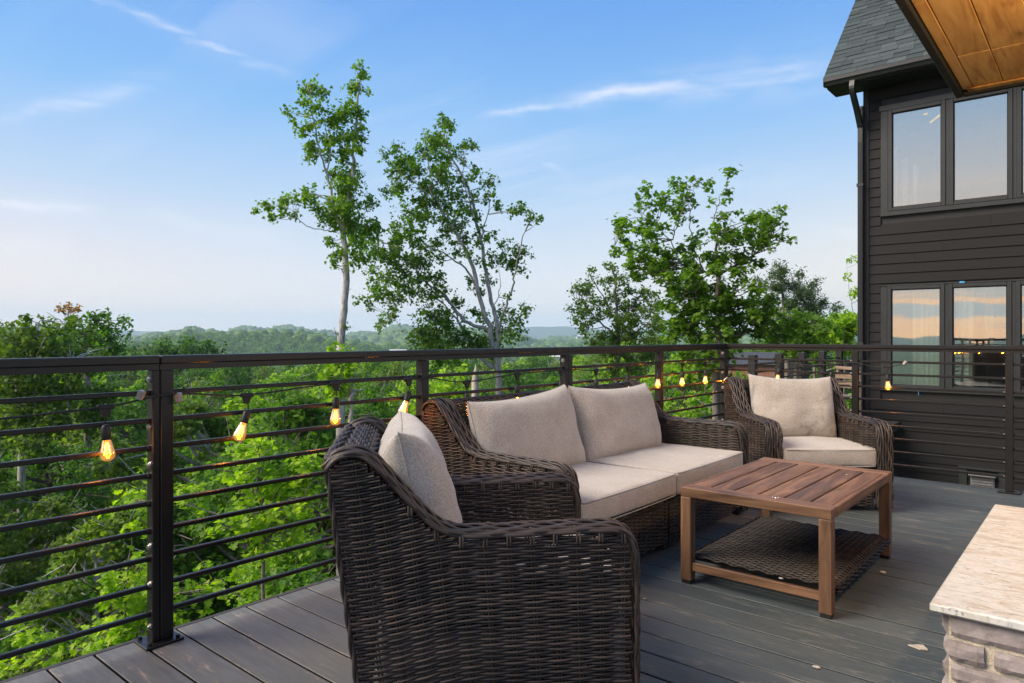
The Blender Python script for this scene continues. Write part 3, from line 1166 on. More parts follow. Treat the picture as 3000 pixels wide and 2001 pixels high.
# dryer vent near the foot of the wall
b = MB()
b.box((-1.40, HY - 0.035, -1.04), (0.30, 0.05, 0.16), bev=0.004)
b.box((-1.40, HY - 0.075, -0.945), (0.34, 0.13, 0.02))
for i in range(3):
    b.box((-1.40, HY - 0.068, -1.00 - 0.04 * i), (0.27, 0.016, 0.022))
hpart(b, 'dryer_vent', 'vent_metal')
b = MB().box((-1.40, HY - 0.03, -0.86), (0.62, 0.05, 0.03))
b.box((-1.65, HY - 0.026, -1.05), (0.10, 0.03, 0.32))
b.box((-1.15, HY - 0.026, -1.05), (0.10, 0.03, 0.32))
hpart(b, 'vent_trim', 'window_frame')

# eaves: soffit, fascia, gutter, downspout
EY, EZ = 12.02, 5.30            # eave line
GX0 = -3.50
b = MB().prism([(0, -0.13), (0, -0.02), (0.02, -0.02), (0.52, 0.34), (0.52, 0.26), (0.50, -0.13)], (EX1 - GX0 - 0.02, 0, 0), (GX0 + 0.02, EY + 0.02, EZ), (0, 1, 0), (0, 0, 1))
hpart(b, 'soffit', 'beam_black')
gp = [(0.0, 0.0), (0.0, -0.115), (-0.075, -0.115), (-0.095, -0.075), (-0.118, -0.05), (-0.118, 0.008), (-0.108, 0.008), (-0.108, -0.045), (-0.07, -0.105), (-0.006, -0.105), (-0.006, 0.0)]
b = MB().prism(gp, (EX1 - GX0, 0, 0), (GX0, EY + 0.015, EZ + 0.01), (0, 1, 0), (0, 0, 1))
b.box((GX0 - 0.003, EY - 0.044, EZ - 0.05), (0.006, 0.118, 0.118))
hpart(b, 'gutter', 'gutter_metal')
ds = catmull([(-3.08, EY - 0.03, EZ - 0.10), (-3.08, EY - 0.03, EZ - 0.26), (-3.07, EY + 0.20, EZ - 0.52), (-3.063, HY - 0.10, EZ - 0.78), (-3.062, HY - 0.10, EZ - 1.0), (-3.062, HY - 0.10, -3.0)], 5)
b = MB()
P_ = ds
for sgn in range(1):
    b.tube(P_, 0.052, 4, ref=(0.7071, 0.7071, 0.0001))
for q in (-0.022, 0.0, 0.022):
    b.tube(P_[-6:] + np.array((q, -0.040, 0)), 0.006, 5)
for zc in (3.6, 1.0):
    b.box((-3.062, HY - 0.10, zc), (0.10, 0.10, 0.05))
hpart(b, 'downspout', 'gutter_metal')
# roof: deck plus individual shingles
SL = math.atan2(2.16, 2.1)
cs, sn = math.cos(SL), math.sin(SL)
RL = 6.5
roof = hpart(MB().prism([(0, 0), (RL * cs, RL * sn), (RL * cs + 0.02, RL * sn - 0.14), (0.02, -0.14)], (EX1 - GX0 - 0.02, 0, 0), (GX0 + 0.02, EY - 0.03, EZ + 0.02), (0, 1, 0), (0, 0, 1)), 'roof', 'beam_black')
shm = []
for wd in (0.17, 0.22, 0.27):
    shm.append((wd, MB().box((wd / 2, 0.085, 0.004), (wd - 0.004, 0.17, 0.0085)).mesh('shingle', 'shingle')))
ex = 0.143
count = 0
for row in range(31):
    x = GX0 - 0.02
    limit = -1.2 - 0.02 * row
    first = True
    while x < limit:
        wd, me = shm[rnd.randrange(3)]
        s_ = row * ex
        o = bpy.data.objects.new('shingle', me)
        COL.objects.link(o)
        o.parent = roof
        lift = 0.012 + rnd.choice((0, 0, 0.005))
        o.location = (x, EY - 0.045 + s_ * cs - lift * sn, EZ + 0.02 + s_ * sn + lift * cs + 0.004)
        o.rotation_euler = (SL - 0.05, 0, 0)
        x += wd
        count += 1
        if count >= 296:
            break
    if count >= 296:
        break
srows = row
b = MB()          # the rows above the picture and to the right, joined
c_, s2 = math.cos(SL - 0.05), math.sin(SL - 0.05)
rotm = np.array(((1, 0, 0), (0, c_, -s2), (0, s2, c_)))
for row in range(46):
    x = (-1.2 - 0.02 * row + 0.3) if row < srows else GX0 - 0.02
    while x < EX1:
        wd = rnd.choice((0.17, 0.22, 0.27))
        s_ = row * ex
        lift = 0.012
        b.box(np.array((x + wd / 2, EY - 0.045 + s_ * cs - lift * sn, EZ + 0.02 + s_ * sn + lift * cs + 0.004)) + rotm @ np.array((0, 0.085, 0.004)), (wd - 0.004, 0.17, 0.0085), rotm)
        x += wd
o = b.build('shingle_field', 'shingle', roof)
o['kind'] = 'stuff'

# ================================================================== PORCH ROOF (upper right)
PX0, PX1, PY0, PY1, PZ = -0.775, 2.6, 1.6, 5.60, 2.756
porch = thing('porch_roof', 'porch roof with knotty pine ceiling and black edge beams, jutting in at the upper right', 'porch roof', (PX0, PY1, PZ))
PINV = Matrix.Translation((-PX0, -PY1, -PZ))


def ppart(mb, name, material, par=None):
    o = mb.build(name, material, porch)
    o.matrix_parent_inverse = PINV
    return o


ppart(MB().box((PX0 + 0.016, (PY0 + PY1) / 2, PZ + 0.11), (0.042, PY1 - PY0, 0.22), bev=0.004), 'edge_beam', 'beam_black')
ppart(MB().box(((PX0 + PX1) / 2 + 0.02, PY1 - 0.02, PZ + 0.11), (PX1 - PX0 - 0.04, 0.045, 0.22), bev=0.004), 'edge_beam', 'beam_black')
ppart(MB().box(((PX0 + PX1) / 2, (PY0 + PY1) / 2, PZ + 0.19), (PX1 - PX0 - 0.1, PY1 - PY0 - 0.1, 0.05)), 'roof_sheet', 'beam_black')
ppart(MB().box(((PX0 + PX1) / 2 + 0.03, PY1 - 0.076, PZ + 0.022), (PX1 - PX0 - 0.08, 0.06, 0.012), bev=0.002), 'ceiling_trim', 'pine')
x = PX0 + 0.040
wds = [0.062, 0.165, 0.20] + [0.19] * 20
i = 0
while x < PX1 - 0.2:
    wd = wds[i]
    segs = [PY0 + 0.05, PY0 + rnd.uniform(0.9, 1.6), PY0 + rnd.uniform(2.0, 2.7), PY0 + rnd.uniform(3.0, 3.5), PY1 - 0.05]
    for s0, s1 in zip(segs[:-1], segs[1:]):
        me = MB().box((wd / 2, (s1 - s0) / 2, 0), (wd - 0.004, s1 - s0 - 0.003, 0.018), bev=0.003).mesh('ceiling_plank', 'pine')
        o = link('ceiling_plank', me, porch)
        o.matrix_parent_inverse = PINV
        o.location = (x, s0, PZ + 0.042 + rnd.uniform(-0.0015, 0.0015))
    x += wd
    i += 1

# ================================================================== SIDE DECK BEYOND THE RAILING
b = MB().box((-3.05, 10.6, -0.30), (1.1, 4.4, 0.12))
for yy in (8.6, 10.7, 12.6):
    b.box((-3.45, yy, -4.4), (0.14, 0.14, 8.1))
tag(b.build('side_deck', 'deck_edge'), 'narrow side deck beyond the railing by the house corner', kind='structure')
sf = thing('side_railing', 'dark railing with square posts on the side deck beyond the far armchair', 'railing', (-3.5, 8.94, -0.24))
for i in range(5):
    MB().box((0, 0.97 * i, 0.56), (0.095, 0.095, 1.12), bev=0.004).build('post', 'dark_trim', sf)
for q in range(8):
    for i in range(4):
        MB().box((0, 0.97 * i + 0.485, 0.26 + 0.105 * q), (0.018, 0.872, 0.018)).build('bar', 'rail_metal', sf)
wc = thing('slatted_chair', 'light brown slatted wooden chair glimpsed behind the far armchair through the railing', 'chair', (-3.22, 11.6, -0.24), R(-35))
MB().box((0, 0.22, 0.86), (0.52, 0.03, 0.05), bev=0.004).build('backrest_slat', 'chair_wood', wc)
MB().box((0, 0.20, 0.74), (0.50, 0.02, 0.10), bev=0.004).build('backrest_slat', 'chair_wood', wc)
MB().box((0, 0.19, 0.60), (0.50, 0.02, 0.10), bev=0.004).build('backrest_slat', 'chair_wood', wc)
MB().box((0, -0.02, 0.43), (0.52, 0.46, 0.03), bev=0.004).build('seat', 'chair_wood', wc)
for sx in (-1, 1):
    MB().box((0.24 * sx, 0.235, 0.44), (0.04, 0.03, 0.88), bev=0.004).build('leg', 'chair_wood', wc)
    MB().box((0.24 * sx, -0.22, 0.33), (0.04, 0.04, 0.66), bev=0.004).build('leg', 'chair_wood', wc)
    MB().box((0.24 * sx, -0.01, 0.67), (0.06, 0.50, 0.025), bev=0.004).build('armrest', 'chair_wood', wc)

# ================================================================== WICKER FURNITURE
STAKE = 0.062
PROF = catmull([(-0.874, 0.755), (-0.845, 0.787), (-0.795, 0.793), (-0.755, 0.768), (-0.691, 0.697), (-0.604, 0.603), (-0.548, 0.568), (-0.470, 0.556), (-0.25, 0.556), (-0.075, 0.556), (-0.024, 0.538), (-0.003, 0.488)], 6)
PY_, PZ_ = PROF[:, 0], PROF[:, 1]


def zprof(y):
    return np.interp(y, PY_, PZ_)


def yback(z):
    return -0.770 - 0.104 * z / 0.765


def strand(b, P, N, ph, amp, r, k=5, flat=1.0):
    P = np.asarray(P, float)
    N = np.broadcast_to(np.asarray(N, float), P.shape)
    b.tube(P + N * (amp * np.sin(ph))[:, None], r, k, ref=N, caps=False, flat=flat)


def side_sheet(b, x, nx, zmin, pitch=0.0082, ymin=None, r=0.0037):
    """woven upright sheet in the y-z plane at x, following the arm profile"""
    N = np.array((nx, 0, 0.0))
    nst = 12.5
    for kk in range(int((0.80 + 0.06) / pitch)):
        v = -0.055 + kk * pitch
        yb = yback(max(v, 0)) + 0.004
        y = np.arange(yb, -0.004, 0.0145)
        fr = np.clip((y - yb) / 0.34, 0, 1)
        z = v + 0.048 * (fr * fr * (3 - 2 * fr)) + 0.0008 * np.sin(y * 31 + kk)
        ok = (z > zmin) & (z < zprof(y) - 0.004)
        if ymin is not None:
            ok &= y > ymin - 0.137 * z
        idx = np.flatnonzero(ok)
        if len(idx) < 4:
            continue
        for run in np.split(idx, np.flatnonzero(np.diff(idx) > 1) + 1):
            if len(run) < 4:
                continue
            yy, zz2 = y[run], z[run]
            ph = math.pi * (yy / yback(np.maximum(zz2, 0)) * nst + kk)
            P = np.stack([np.full(len(run), x), yy, zz2], -1)
            strand(b, P, N, ph, 0.0044, r * rng.uniform(0.9, 1.08))
    for i in range(13):
        f = (i + 0.5) / nst
        zs = np.arange(zmin, 0.80, 0.03)
        y = yback(zs) * f
        ok = zs < zprof(y) - 0.002
        if ymin is not None:
            ok &= y > ymin - 0.137 * zs
        zs, y = zs[ok], y[ok]
        if len(zs) < 3:
            continue
        for q in (-0.0042, 0.0042):
            b.tube(np.stack([np.full(len(zs), x - nx * 0.001), y + q, zs], -1), 0.0030, 4, caps=False)
            # stake ends folded over the topmost rows
            zt = float(zprof(y[-1]))
            yt = y[-1]
            if yt > -0.72:
                b.tube([(x + nx * 0.0062, yt + q, zt - 0.020), (x + nx * 0.0075, yt + q, zt - 0.006), (x + nx * 0.004, yt + q, zt + 0.008)], 0.0036, 5, caps=False)


def rope_edge(b, P, N, amp=0.004, r=0.0045, n=2, gap=0.007, wave=0.10):
    P, s_ = resample(P, 0.013)
    T = np.gradient(P, axis=0)
    T /= np.linalg.norm(T, axis=1)[:, None]
    N = np.broadcast_to(np.asarray(N, float), P.shape)
    B = np.cross(T, N)
    for i in range(n):
        ph = 2 * math.pi * s_ / wave + i * math.pi
        Q = P + B * (gap * 0.5 * np.sin(ph))[:, None] + N * (amp * np.cos(ph))[:, None]
        b.tube(Q, r, 5, ref=N, caps=False)


def braid(b, xc, w, k_rows=9):
    """rounded braided band running over the top and down the front of an arm"""
    P2 = np.vstack([PROF, [(-0.002, 0.40), (-0.002, 0.25), (-0.002, 0.03)]])
    P2, s_ = resample(P2, 0.0125)
    T = np.gradient(P2, axis=0)
    T /= np.linalg.norm(T, axis=1)[:, None]
    Nn = np.stack([-T[:, 1], T[:, 0]], -1)
    k = np.ones(5) / 5
    pad = np.pad(Nn, ((2, 2), (0, 0)), mode='edge')
    Nn = np.stack([np.convolve(pad[:, i], k, 'valid') for i in range(2)], -1)
    Nn /= np.linalg.norm(Nn, axis=1)[:, None]
    for i in range(k_rows):
        u = (i / (k_rows - 1)) * 2 - 1
        ang = u * 1.42
        off = 0.006 + 0.017 * math.cos(ang)
        xo = (w / 2 + 0.003) * math.sin(ang) / math.sin(1.42)
        ph = 2 * math.pi * s_ / (2 * STAKE) + i * 2.35
        a = 0.0042 * np.sin(ph)
        nx, nn = math.sin(ang), math.cos(ang)
        side = 0.0028 * np.cos(ph)
        X = xc + xo + a * nx + side * nn
        YZ = P2 + Nn * (off + a * nn)[:, None]
        P = np.stack([X, YZ[:, 0], YZ[:, 1]], -1)
        Nr = np.stack([np.full(len(X), nx), Nn[:, 0] * nn, Nn[:, 1] * nn], -1)
        b.tube(P, 0.0066, 6, ref=Nr, caps=True, flat=0.72)


def path_sheet(b, path, x0, x1, pitch=0.0092, stake=0.052, amp=0.0048, r=0.0041, closed_n=None):
    """rows run along x; path = list of (y, z) swept upwards"""
    P, s_ = resample(path, pitch)
    T = np.gradient(P, axis=0)
    T /= np.linalg.norm(T, axis=1)[:, None]
    Nn = np.stack([-T[:, 1], T[:, 0]], -1)
    xs = np.arange(x0, x1, 0.0152)
    for i in range(len(P)):
        N = np.array((0, Nn[i, 0], Nn[i, 1]))
        ph = math.pi * ((xs - x0) / stake + i)
        Q = np.stack([xs, np.full(len(xs), P[i, 0]), np.full(len(xs), P[i, 1])], -1)
        strand(b, Q, N, ph, amp, r * rng.uniform(0.92, 1.08))
    n = int((x1 - x0) / stake)
    for j in range(n + 1):
        xj = x0 + j * stake
        for q in (-0.004, 0.004):
            Q = np.stack([np.full(len(P), xj + q), P[:, 0], P[:, 1]], -1)[::3]
            b.tube(Q, 0.003, 4, caps=False, ref=(1, 0, 0.01))


def rbox(w, d, h, r, crown=0.0, n=14, seed=0, wob=0.008):
    """soft rounded block centred on the origin"""
    b = MB()
    u = np.sin(np.linspace(-1, 1, n) * math.pi / 2)
    half = np.array((w, d, h)) / 2
    for ax in range(3):
        for s in (-1, 1):
            A, B_ = np.meshgrid(u, u, indexing='ij')
            p_ = np.zeros((n, n, 3))
            p_[..., ax] = s
            p_[..., (ax + 1) % 3] = A
            p_[..., (ax + 2) % 3] = B_
            q = p_ * half
            inner = np.clip(q, -(half - r), half - r)
            dv = q - inner
            dv /= np.linalg.norm(dv, axis=-1, keepdims=True) + 1e-9
            v = inner + dv * r
            bulge = (1 - p_[..., 0] ** 2) * (1 - p_[..., 1] ** 2)
            v[..., 2] += crown * bulge * np.sign(v[..., 2]) * (1.0 if s > 0 else 0.3)
            fb = (1 - p_[..., 0] ** 2) * (1 - p_[..., 2] ** 2)
            v[..., 1] += 0.008 * fb * np.sign(v[..., 1])
            if wob:
                for i in range(n):
                    for j in range(n):
                        v[i, j, 2] += wob * mnoise.noise(Vector((v[i, j, 0] * 5 + seed, v[i, j, 1] * 5, 1.7 + seed)))
            b.grid(v if s > 0 else v[::-1])
    return b


def seat_cushion(parent, w, d, h, loc, seed):
    b = rbox(w, d, h, 0.020, 0.014, 16, seed)
    o = b.build('seat_cushion', 'linen', parent, True, loc)
    pb = MB()
    for zz3 in (h / 2 - 0.004, -h / 2 + 0.004):
        pts = []
        rr = 0.02
        for cx, cy, a0 in ((w / 2 - rr, d / 2 - rr, 0), (-w / 2 + rr, d / 2 - rr, 90), (-w / 2 + rr, -d / 2 + rr, 180), (w / 2 - rr, -d / 2 + rr, 270)):
            for a in (0, 45, 90):
                pts.append((cx + rr * math.cos(R(a0 + a)), cy + rr * math.sin(R(a0 + a)), zz3))
        pts.append(pts[0])
        P, _ = resample(pts, 0.04)
        P[:, 1] += 0.008 * (1 - (2 * P[:, 0] / w) ** 2) * np.sign(P[:, 1]) * (abs(P[:, 1]) > d / 2 - 0.03)
        pb.tube(P, 0.0032, 5, ref=(0, 0, 1.0))
    pb.build('piping', 'piping', o, True)
    return o


def pillow(parent, w, h, tk, loc, tilt, seed, material='linen', sag=0.035, yaw=0.0, skew=0.0):
    """loose back cushion standing on its lower edge; faces +y"""
    n = 34
    u = np.sin(np.linspace(-1, 1, n) * math.pi / 2)
    U, V = np.meshgrid(u, u, indexing='ij')
    prof_ = ((1 - np.abs(U) ** 4.5) * (1 - np.abs(V) ** 4.0))
    T = tk / 2 * np.maximum(prof_, 0) ** 0.42
    X = U * w / 2 * (1 - 0.035 * (1 - V ** 2))
    Z = V * h / 2
    Z = np.where(V > 0, Z - sag * V * (1 - U ** 2) ** 0.8 + skew * U * V, Z + 0.012 * (1 - U ** 2) * V * -1)
    b = MB()
    ct, st = math.cos(tilt), math.sin(tilt)
    cy_, sy_ = math.cos(yaw), math.sin(yaw)
    for s in (1, -1):
        Y = s * T.copy()
        pts = np.zeros((n, n, 3))
        for i in range(n):
            for j in range(n):
                p0 = Vector((X[i, j] * 6 + seed * 3.1, Z[i, j] * 4, s * 2.0 + seed))
                edge = (abs(U[i, j]) ** 3 + abs(V[i, j]) ** 3)
                wr = 0.015 * mnoise.noise(p0) + 0.009 * mnoise.noise(Vector((X[i, j] * 22 + seed, Z[i, j] * 5, seed))) * min(edge, 1) + 0.004 * mnoise.noise(Vector((X[i, j] * 9 + Z[i, j] * 14, Z[i, j] * 15 - X[i, j] * 5, seed + 4)))
                y = Y[i, j] + s * wr * min(1.0, T[i, j] / (tk * 0.2))
                # belly sits lower
                y *= 1.0 - 0.18 * V[i, j]
                x_, z_ = X[i, j], Z[i, j]
                pts[i, j] = (x_ * cy_ - (y * ct - z_ * st) * sy_, x_ * sy_ + (y * ct - z_ * st) * cy_, y * st + z_ * ct)
        b.grid(pts if s < 0 else pts[::-1])
    lx, ly, lz = loc
    o = b.build('back_cushion', material, parent, True, (lx, ly, lz))
    rim = []
    for i in range(n):
        rim.append((i, 0))
    for j in range(n):
        rim.append((n - 1, j))
    for i in range(n - 1, -1, -1):
        rim.append((i, n - 1))
    for j in range(n - 1, -1, -1):
        rim.append((0, j))
    P = []
    for i, j in rim:
        x_, z_ = X[i, j], Z[i, j]
        P.append((x_ * cy_ + z_ * st * sy_, x_ * sy_ - z_ * st * cy_, z_ * ct))
    P = np.array(P)
    keep = np.concatenate([[True], np.linalg.norm(np.diff(P, axis=0), axis=1) > 1e-5])
    MB().tube(P[keep], 0.0028, 4, ref=(0.3, 1.0, 0.2)).build('piping', 'piping', o, True)
    return o


ARM = 0.092


def wicker_seat(root, Wd, n_seats, meshes=None):
    """origin on the floor at the middle of the front; faces +y"""
    hw = Wd / 2
    if meshes is None:
        meshes = {}
        for s in (-1, 1):
            b = MB()
            side_sheet(b, s * hw, s, 0.035)
            side_sheet(b, s * (hw - ARM), -s, 0.26, ymin=-0.70)
            braid(b, s * (hw - ARM / 2), ARM)
            # corner ropes at the back edge
            zs = np.linspace(0.03, 0.755, 12)
            rope_edge(b, np.stack([np.full(12, s * (hw + 0.002)), yback(zs) - 0.003, zs], -1), (0, -1, 0), r=0.0052, wave=0.16)
            meshes['arm', s] = b.mesh('arm', 'wicker', True)
        b = MB()
        path = [(-0.772, 0.035), (-0.800, 0.25), (-0.836, 0.50), (-0.868, 0.745), (-0.862, 0.778), (-0.835, 0.797), (-0.800, 0.797), (-0.772, 0.782), (-0.760, 0.75), (-0.735, 0.55), (-0.700, 0.30)]
        path_sheet(b, path, -hw + 0.012, hw - 0.012)
        meshes['back'] = b.mesh('backrest', 'wicker', True)
        b = MB()
        # heavy braid along the top of the back
        for i in range(5):
            xs = np.arange(-hw + ARM * 0.6, hw - ARM * 0.6, 0.013)
            ph = 2 * math.pi * xs / (2 * STAKE) + i * 2.35
            ang = (i - 2) * 0.5
            Q = np.stack([xs, -0.862 + 0.014 * math.sin(ang) - 0.012 + 0.003 * np.cos(ph), 0.781 + 0.014 * math.cos(ang) + 0.004 * np.sin(ph)], -1)
            b.tube(Q, 0.0062, 6, ref=(0, 0, 1.0), flat=0.75)
        meshes['rail'] = b.mesh('back_braid', 'wicker', True)
        ap = []
        inner = hw - ARM
        wseg = (2 * inner) / n_seats
        for i in range(n_seats):
            b = MB()
            xa, xb = -inner + i * wseg + 0.012, -inner + (i + 1) * wseg - 0.012
            path_sheet(b, [(-0.030, 0.038), (-0.030, 0.283)], xa, xb, pitch=0.0090, stake=0.045, amp=0.0045, r=0.0038)
            b.box(((xa + xb) / 2, -0.06, 0.16), (xb - xa - 0.01, 0.02, 0.24))
            ap.append(b.mesh('apron', 'wicker', True))
        meshes['apron'] = ap
        b = MB().box((0, 0, 0.02), (0.045, 0.045, 0.04), bev=0.004)
        meshes['foot'] = b.mesh('foot', 'rubber')
        b = MB().box((0, -0.36, 0.27), (2 * inner - 0.01, 0.62, 0.02))
        meshes['deck'] = b.mesh('seat_base', 'rubber')
    link('arm', meshes['arm', -1], root)
    link('arm', meshes['arm', 1], root)
    link('backrest', meshes['back'], root)
    link('back_braid', meshes['rail'], root)
    link('seat_base', meshes['deck'], root)
    for a in meshes['apron']:
        link('apron', a, root)
    feet = [(-hw + 0.05, -0.04), (hw - 0.05, -0.04), (-hw + 0.05, -0.73), (hw - 0.05, -0.73)]
    if n_seats == 2:
        feet += [(-0.03, -0.05), (0.03, -0.05)]
    for fx_, fy_ in feet:
        link('foot', meshes['foot'], root, (fx_, fy_, 0))
    return meshes


# far armchair (faces the camera), then the near one copied from the same meshes
fdir = (-FX, -FY)
c8, s8 = math.cos(R(8.5)), math.sin(R(8.5))
AW = 0.80


def rz_of(fx_, fy_):
    return math.atan2(-fx_, fy_)


flat_, fd = 2.035, 4.47
far = thing('wicker_armchair', 'dark wicker armchair with a smudged beige back cushion, facing the camera by the far railing', 'armchair',
            (flat_ * RX + fd * FX, flat_ * RY + fd * FY, 0), rz_of(*fdir), 'wicker armchairs')
AM = wicker_seat(far, AW, 1)
seat_cushion(far, AW - 2 * ARM - 0.008, 0.70, 0.115, (0, -0.335, 0.350), 1.0)
pillow(far, 0.60, 0.475, 0.19, (0.0, -0.590, 0.612), R(13), 2.0, 'linen_smudged', sag=0.03, skew=0.01)

nlat, nd = 0.358, 2.045
fwd = (RX * c8 + FX * s8, RY * c8 + FY * s8)
left = (-fwd[1], fwd[0])
fr_ = (nlat * RX + nd * FX, nlat * RY + nd * FY)
near = thing('wicker_armchair', 'dark wicker armchair in the front, seen from its side with the cushion turned away', 'armchair',
             (fr_[0] + left[0] * AW / 2, fr_[1] + left[1] * AW / 2, 0), rz_of(*fwd), 'wicker armchairs')
wicker_seat(near, AW, 1, AM)
seat_cushion(near, AW - 2 * ARM - 0.008, 0.70, 0.115, (0, -0.335, 0.350), 3.0)
pillow(near, 0.60, 0.47, 0.24, (0.0, -0.632, 0.622), R(13), 5.0, sag=0.035)

SW = 1.965
sofa = thing('wicker_sofa', 'dark wicker two-seat sofa with four beige cushions along the valley railing', 'sofa', (-1.748, (2.385 + 4.35) / 2, 0), rz_of(1, 0))
wicker_seat(sofa, SW, 2)
iw = (SW - 2 * ARM) / 2
for i, sx in enumerate((1, -1)):
    seat_cushion(sofa, iw - 0.006, 0.72, 0.118, (sx * iw / 2, -0.335, 0.350), 6.0 + i)
pillow(sofa, 0.86, 0.465, 0.21, (iw / 2 + 0.02, -0.610, 0.602), R(14), 8.0, sag=0.030, skew=-0.02, yaw=R(2))
pillow(sofa, 0.84, 0.465, 0.21, (-iw / 2 + 0.03, -0.605, 0.600), R(15), 9.0, sag=0.034, skew=0.012, yaw=R(-2))

# ================================================================== COFFEE TABLE
TX0, TX1, TY0, TY1, TH = -1.488, -0.832, 2.938, 3.968, 0.440
table = thing('coffee_table', 'brown wooden coffee table with slatted top and woven lower shelf', 'coffee table', ((TX0 + TX1) / 2, (TY0 + TY1) / 2, 0))
tw, tl = TX1 - TX0, TY1 - TY0
hx, hy = tw / 2, tl / 2
for s in (-1, 1):
    MB().box((0, s * (hy - 0.0425), TH - 0.0215), (tw, 0.085, 0.043), bev=0.0025).build('end_board', 'table_wood_cross', table)
    MB().box((s * (hx - 0.011), 0, TH - 0.0225), (0.022, tl - 0.172, 0.041), bev=0.002).build('side_rail', 'table_wood', table)
n = 6
sw = (tw - 0.0) / n
for i in range(n):
    xa = -hx + i * sw + (0.0225 if i == 0 else 0.0048)
    xb = -hx + (i + 1) * sw - (0.0225 if i == n - 1 else 0.0048)
    MB().box(((xa + xb) / 2, 0, TH - 0.0105), (xb - xa, tl - 0.171, 0.019), bev=0.002).build('slat', 'table_wood', table)
for sx in (-1, 1):
    for sy in (-1, 1):
        MB().box((sx * (hx - 0.025), sy * (hy - 0.025), 0.206), (0.05, 0.05, 0.380), bev=0.003).build('leg', 'table_wood_leg', table)
        MB().box((sx * (hx - 0.025), sy * (hy - 0.025), 0.008), (0.042, 0.042, 0.016)).build('foot', 'rubber', table)
for sy in (-1, 1):
    MB().box((0, sy * (hy - 0.022), 0.080), (tw - 0.101, 0.022, 0.036), bev=0.002).build('stretcher', 'table_wood_cross', table)
b = MB()
sx0, sx1 = -hx + 0.004, hx - 0.004
ys = np.arange(-hy + 0.060, hy - 0.058, 0.0108)
xs = np.arange(sx0, sx1, 0.008)
for i, y in enumerate(ys):
    inner = abs(y) < hy - 0.055
    ph = math.pi * (xs - sx0) / 0.040 + 2.09 * i
    edge = np.clip((np.abs(xs) - (hx - 0.05)) / 0.05, 0, 1)
    zz4 = 0.118 - 0.022 * edge ** 2 - 0.006 * (1 - (xs / hx) ** 2)
    P = np.stack([xs, np.full(len(xs), y), zz4], -1)
    strand(b, P, (0, 0, 1.0), ph, 0.0042, 0.0046 * rng.uniform(0.92, 1.08), 5)
for xj in np.arange(sx0, sx1, 0.032):
    e_ = np.clip((abs(xj) - (hx - 0.05)) / 0.05, 0, 1)
    z0_ = 0.118 - 0.022 * e_ ** 2 - 0.006 * (1 - (xj / hx) ** 2)
    b.tube([(xj, ys[0] - 0.004, z0_), (xj, 0, z0_), (xj, ys[-1] + 0.004, z0_)], 0.004, 5, ref=(0, 0, 1.0))
for s in (-1, 1):
    for q in range(3):
        y = np.arange(-hy + 0.058, hy - 0.056, 0.012)
        ph = 2 * math.pi * y / 0.064 + q * 2.2
        P = np.stack([s * (hx + 0.002 + 0.004 * np.sin(ph)), y, 0.108 - 0.011 * q + 0.003 * np.cos(ph)], -1)
        b.tube(P, 0.005, 5, ref=(0, 0, 1.0))
b.build('woven_shelf', 'wicker_shelf', table, True)
b = MB()
for i in range(5):
    b.box((0, -hy + 0.12 + i * (tl - 0.24) / 4, 0.088), (tw - 0.03, 0.02, 0.012))
b.build('shelf_slat', 'rubber', table)

# ================================================================== STONE HEARTH WITH GRANITE TOP
HX0, HX1, HY0, HY1, HT = -0.347, 0.62, 2.066, 3.448, 0.446
hearth = thing('stone_fire_table', 'low stone block fire table with cream granite top at the lower right corner', 'fire table', ((HX0 + HX1) / 2, (HY0 + HY1) / 2, 0))
hcx, hcy = (HX0 + HX1) / 2, (HY0 + HY1) / 2
MB().box((0, 0, HT - 0.0115), (HX1 - HX0, HY1 - HY0, 0.023), bev=0.0045).build('granite_top', 'granite', hearth)
ov = 0.036
bx, by = (HX1 - HX0) / 2 - ov, (HY1 - HY0) / 2 - ov
core = MB()
for c_, s_ in (((0, -by + 0.025), (2 * bx - 0.004, 0.05)), ((0, by - 0.025), (2 * bx - 0.004, 0.05))):
    core.box((c_[0], c_[1], (HT - 0.023) / 2), (s_[0], s_[1], HT - 0.0245))
for sx in (-1, 1):
    core.box((sx * (bx - 0.027), 0, (HT - 0.023) / 2), (0.05, 2 * by - 0.102, HT - 0.0245))
core.build('mortar', 'mortar', hearth)


def stone_mesh(w, h, d, seed):
    n1, n2, n3 = max(4, int(w / 0.014)), max(4, int(h / 0.011)), 3
    b = MB()
    def P(u, v, t_):
        x, z = (u - .5) * w, (v - .5) * h
        e = min(u, 1 - u) * w
        e2 = min(v, 1 - v) * h
        q = mnoise.noise(Vector((x * 40 + seed, z * 40, seed))) * 0.0032 + mnoise.noise(Vector((x * 110, z * 110 + seed, 2))) * 0.0012
        rnd_ = 0.006 * (max(0, 1 - e / 0.012) ** 2 + max(0, 1 - e2 / 0.012) ** 2)
        ex_ = 0.004 * mnoise.noise(Vector((u * 2 + seed, v * 9, 4 + seed)))
        return (x + ex_ * (1 if u > .5 else -1) * (2 * abs(u - .5)) ** 4, -d / 2 - q + rnd_ if t_ == 0 else d / 2, z + 0.003 * mnoise.noise(Vector((u * w * 40, seed + v, 1))) * (2 * abs(v - .5)) ** 4)
    F = [[P(i / n1, j / n2, 0) for j in range(n2 + 1)] for i in range(n1 + 1)]
    b.grid(F)
    F = np.array(F)
    for edge in (F[0], F[-1], F[:, 0], F[:, -1]):
        bk = edge.copy()
        bk[:, 1] = d / 2
        b.grid([edge, bk])
    return b.mesh('stone', 'stone', False)


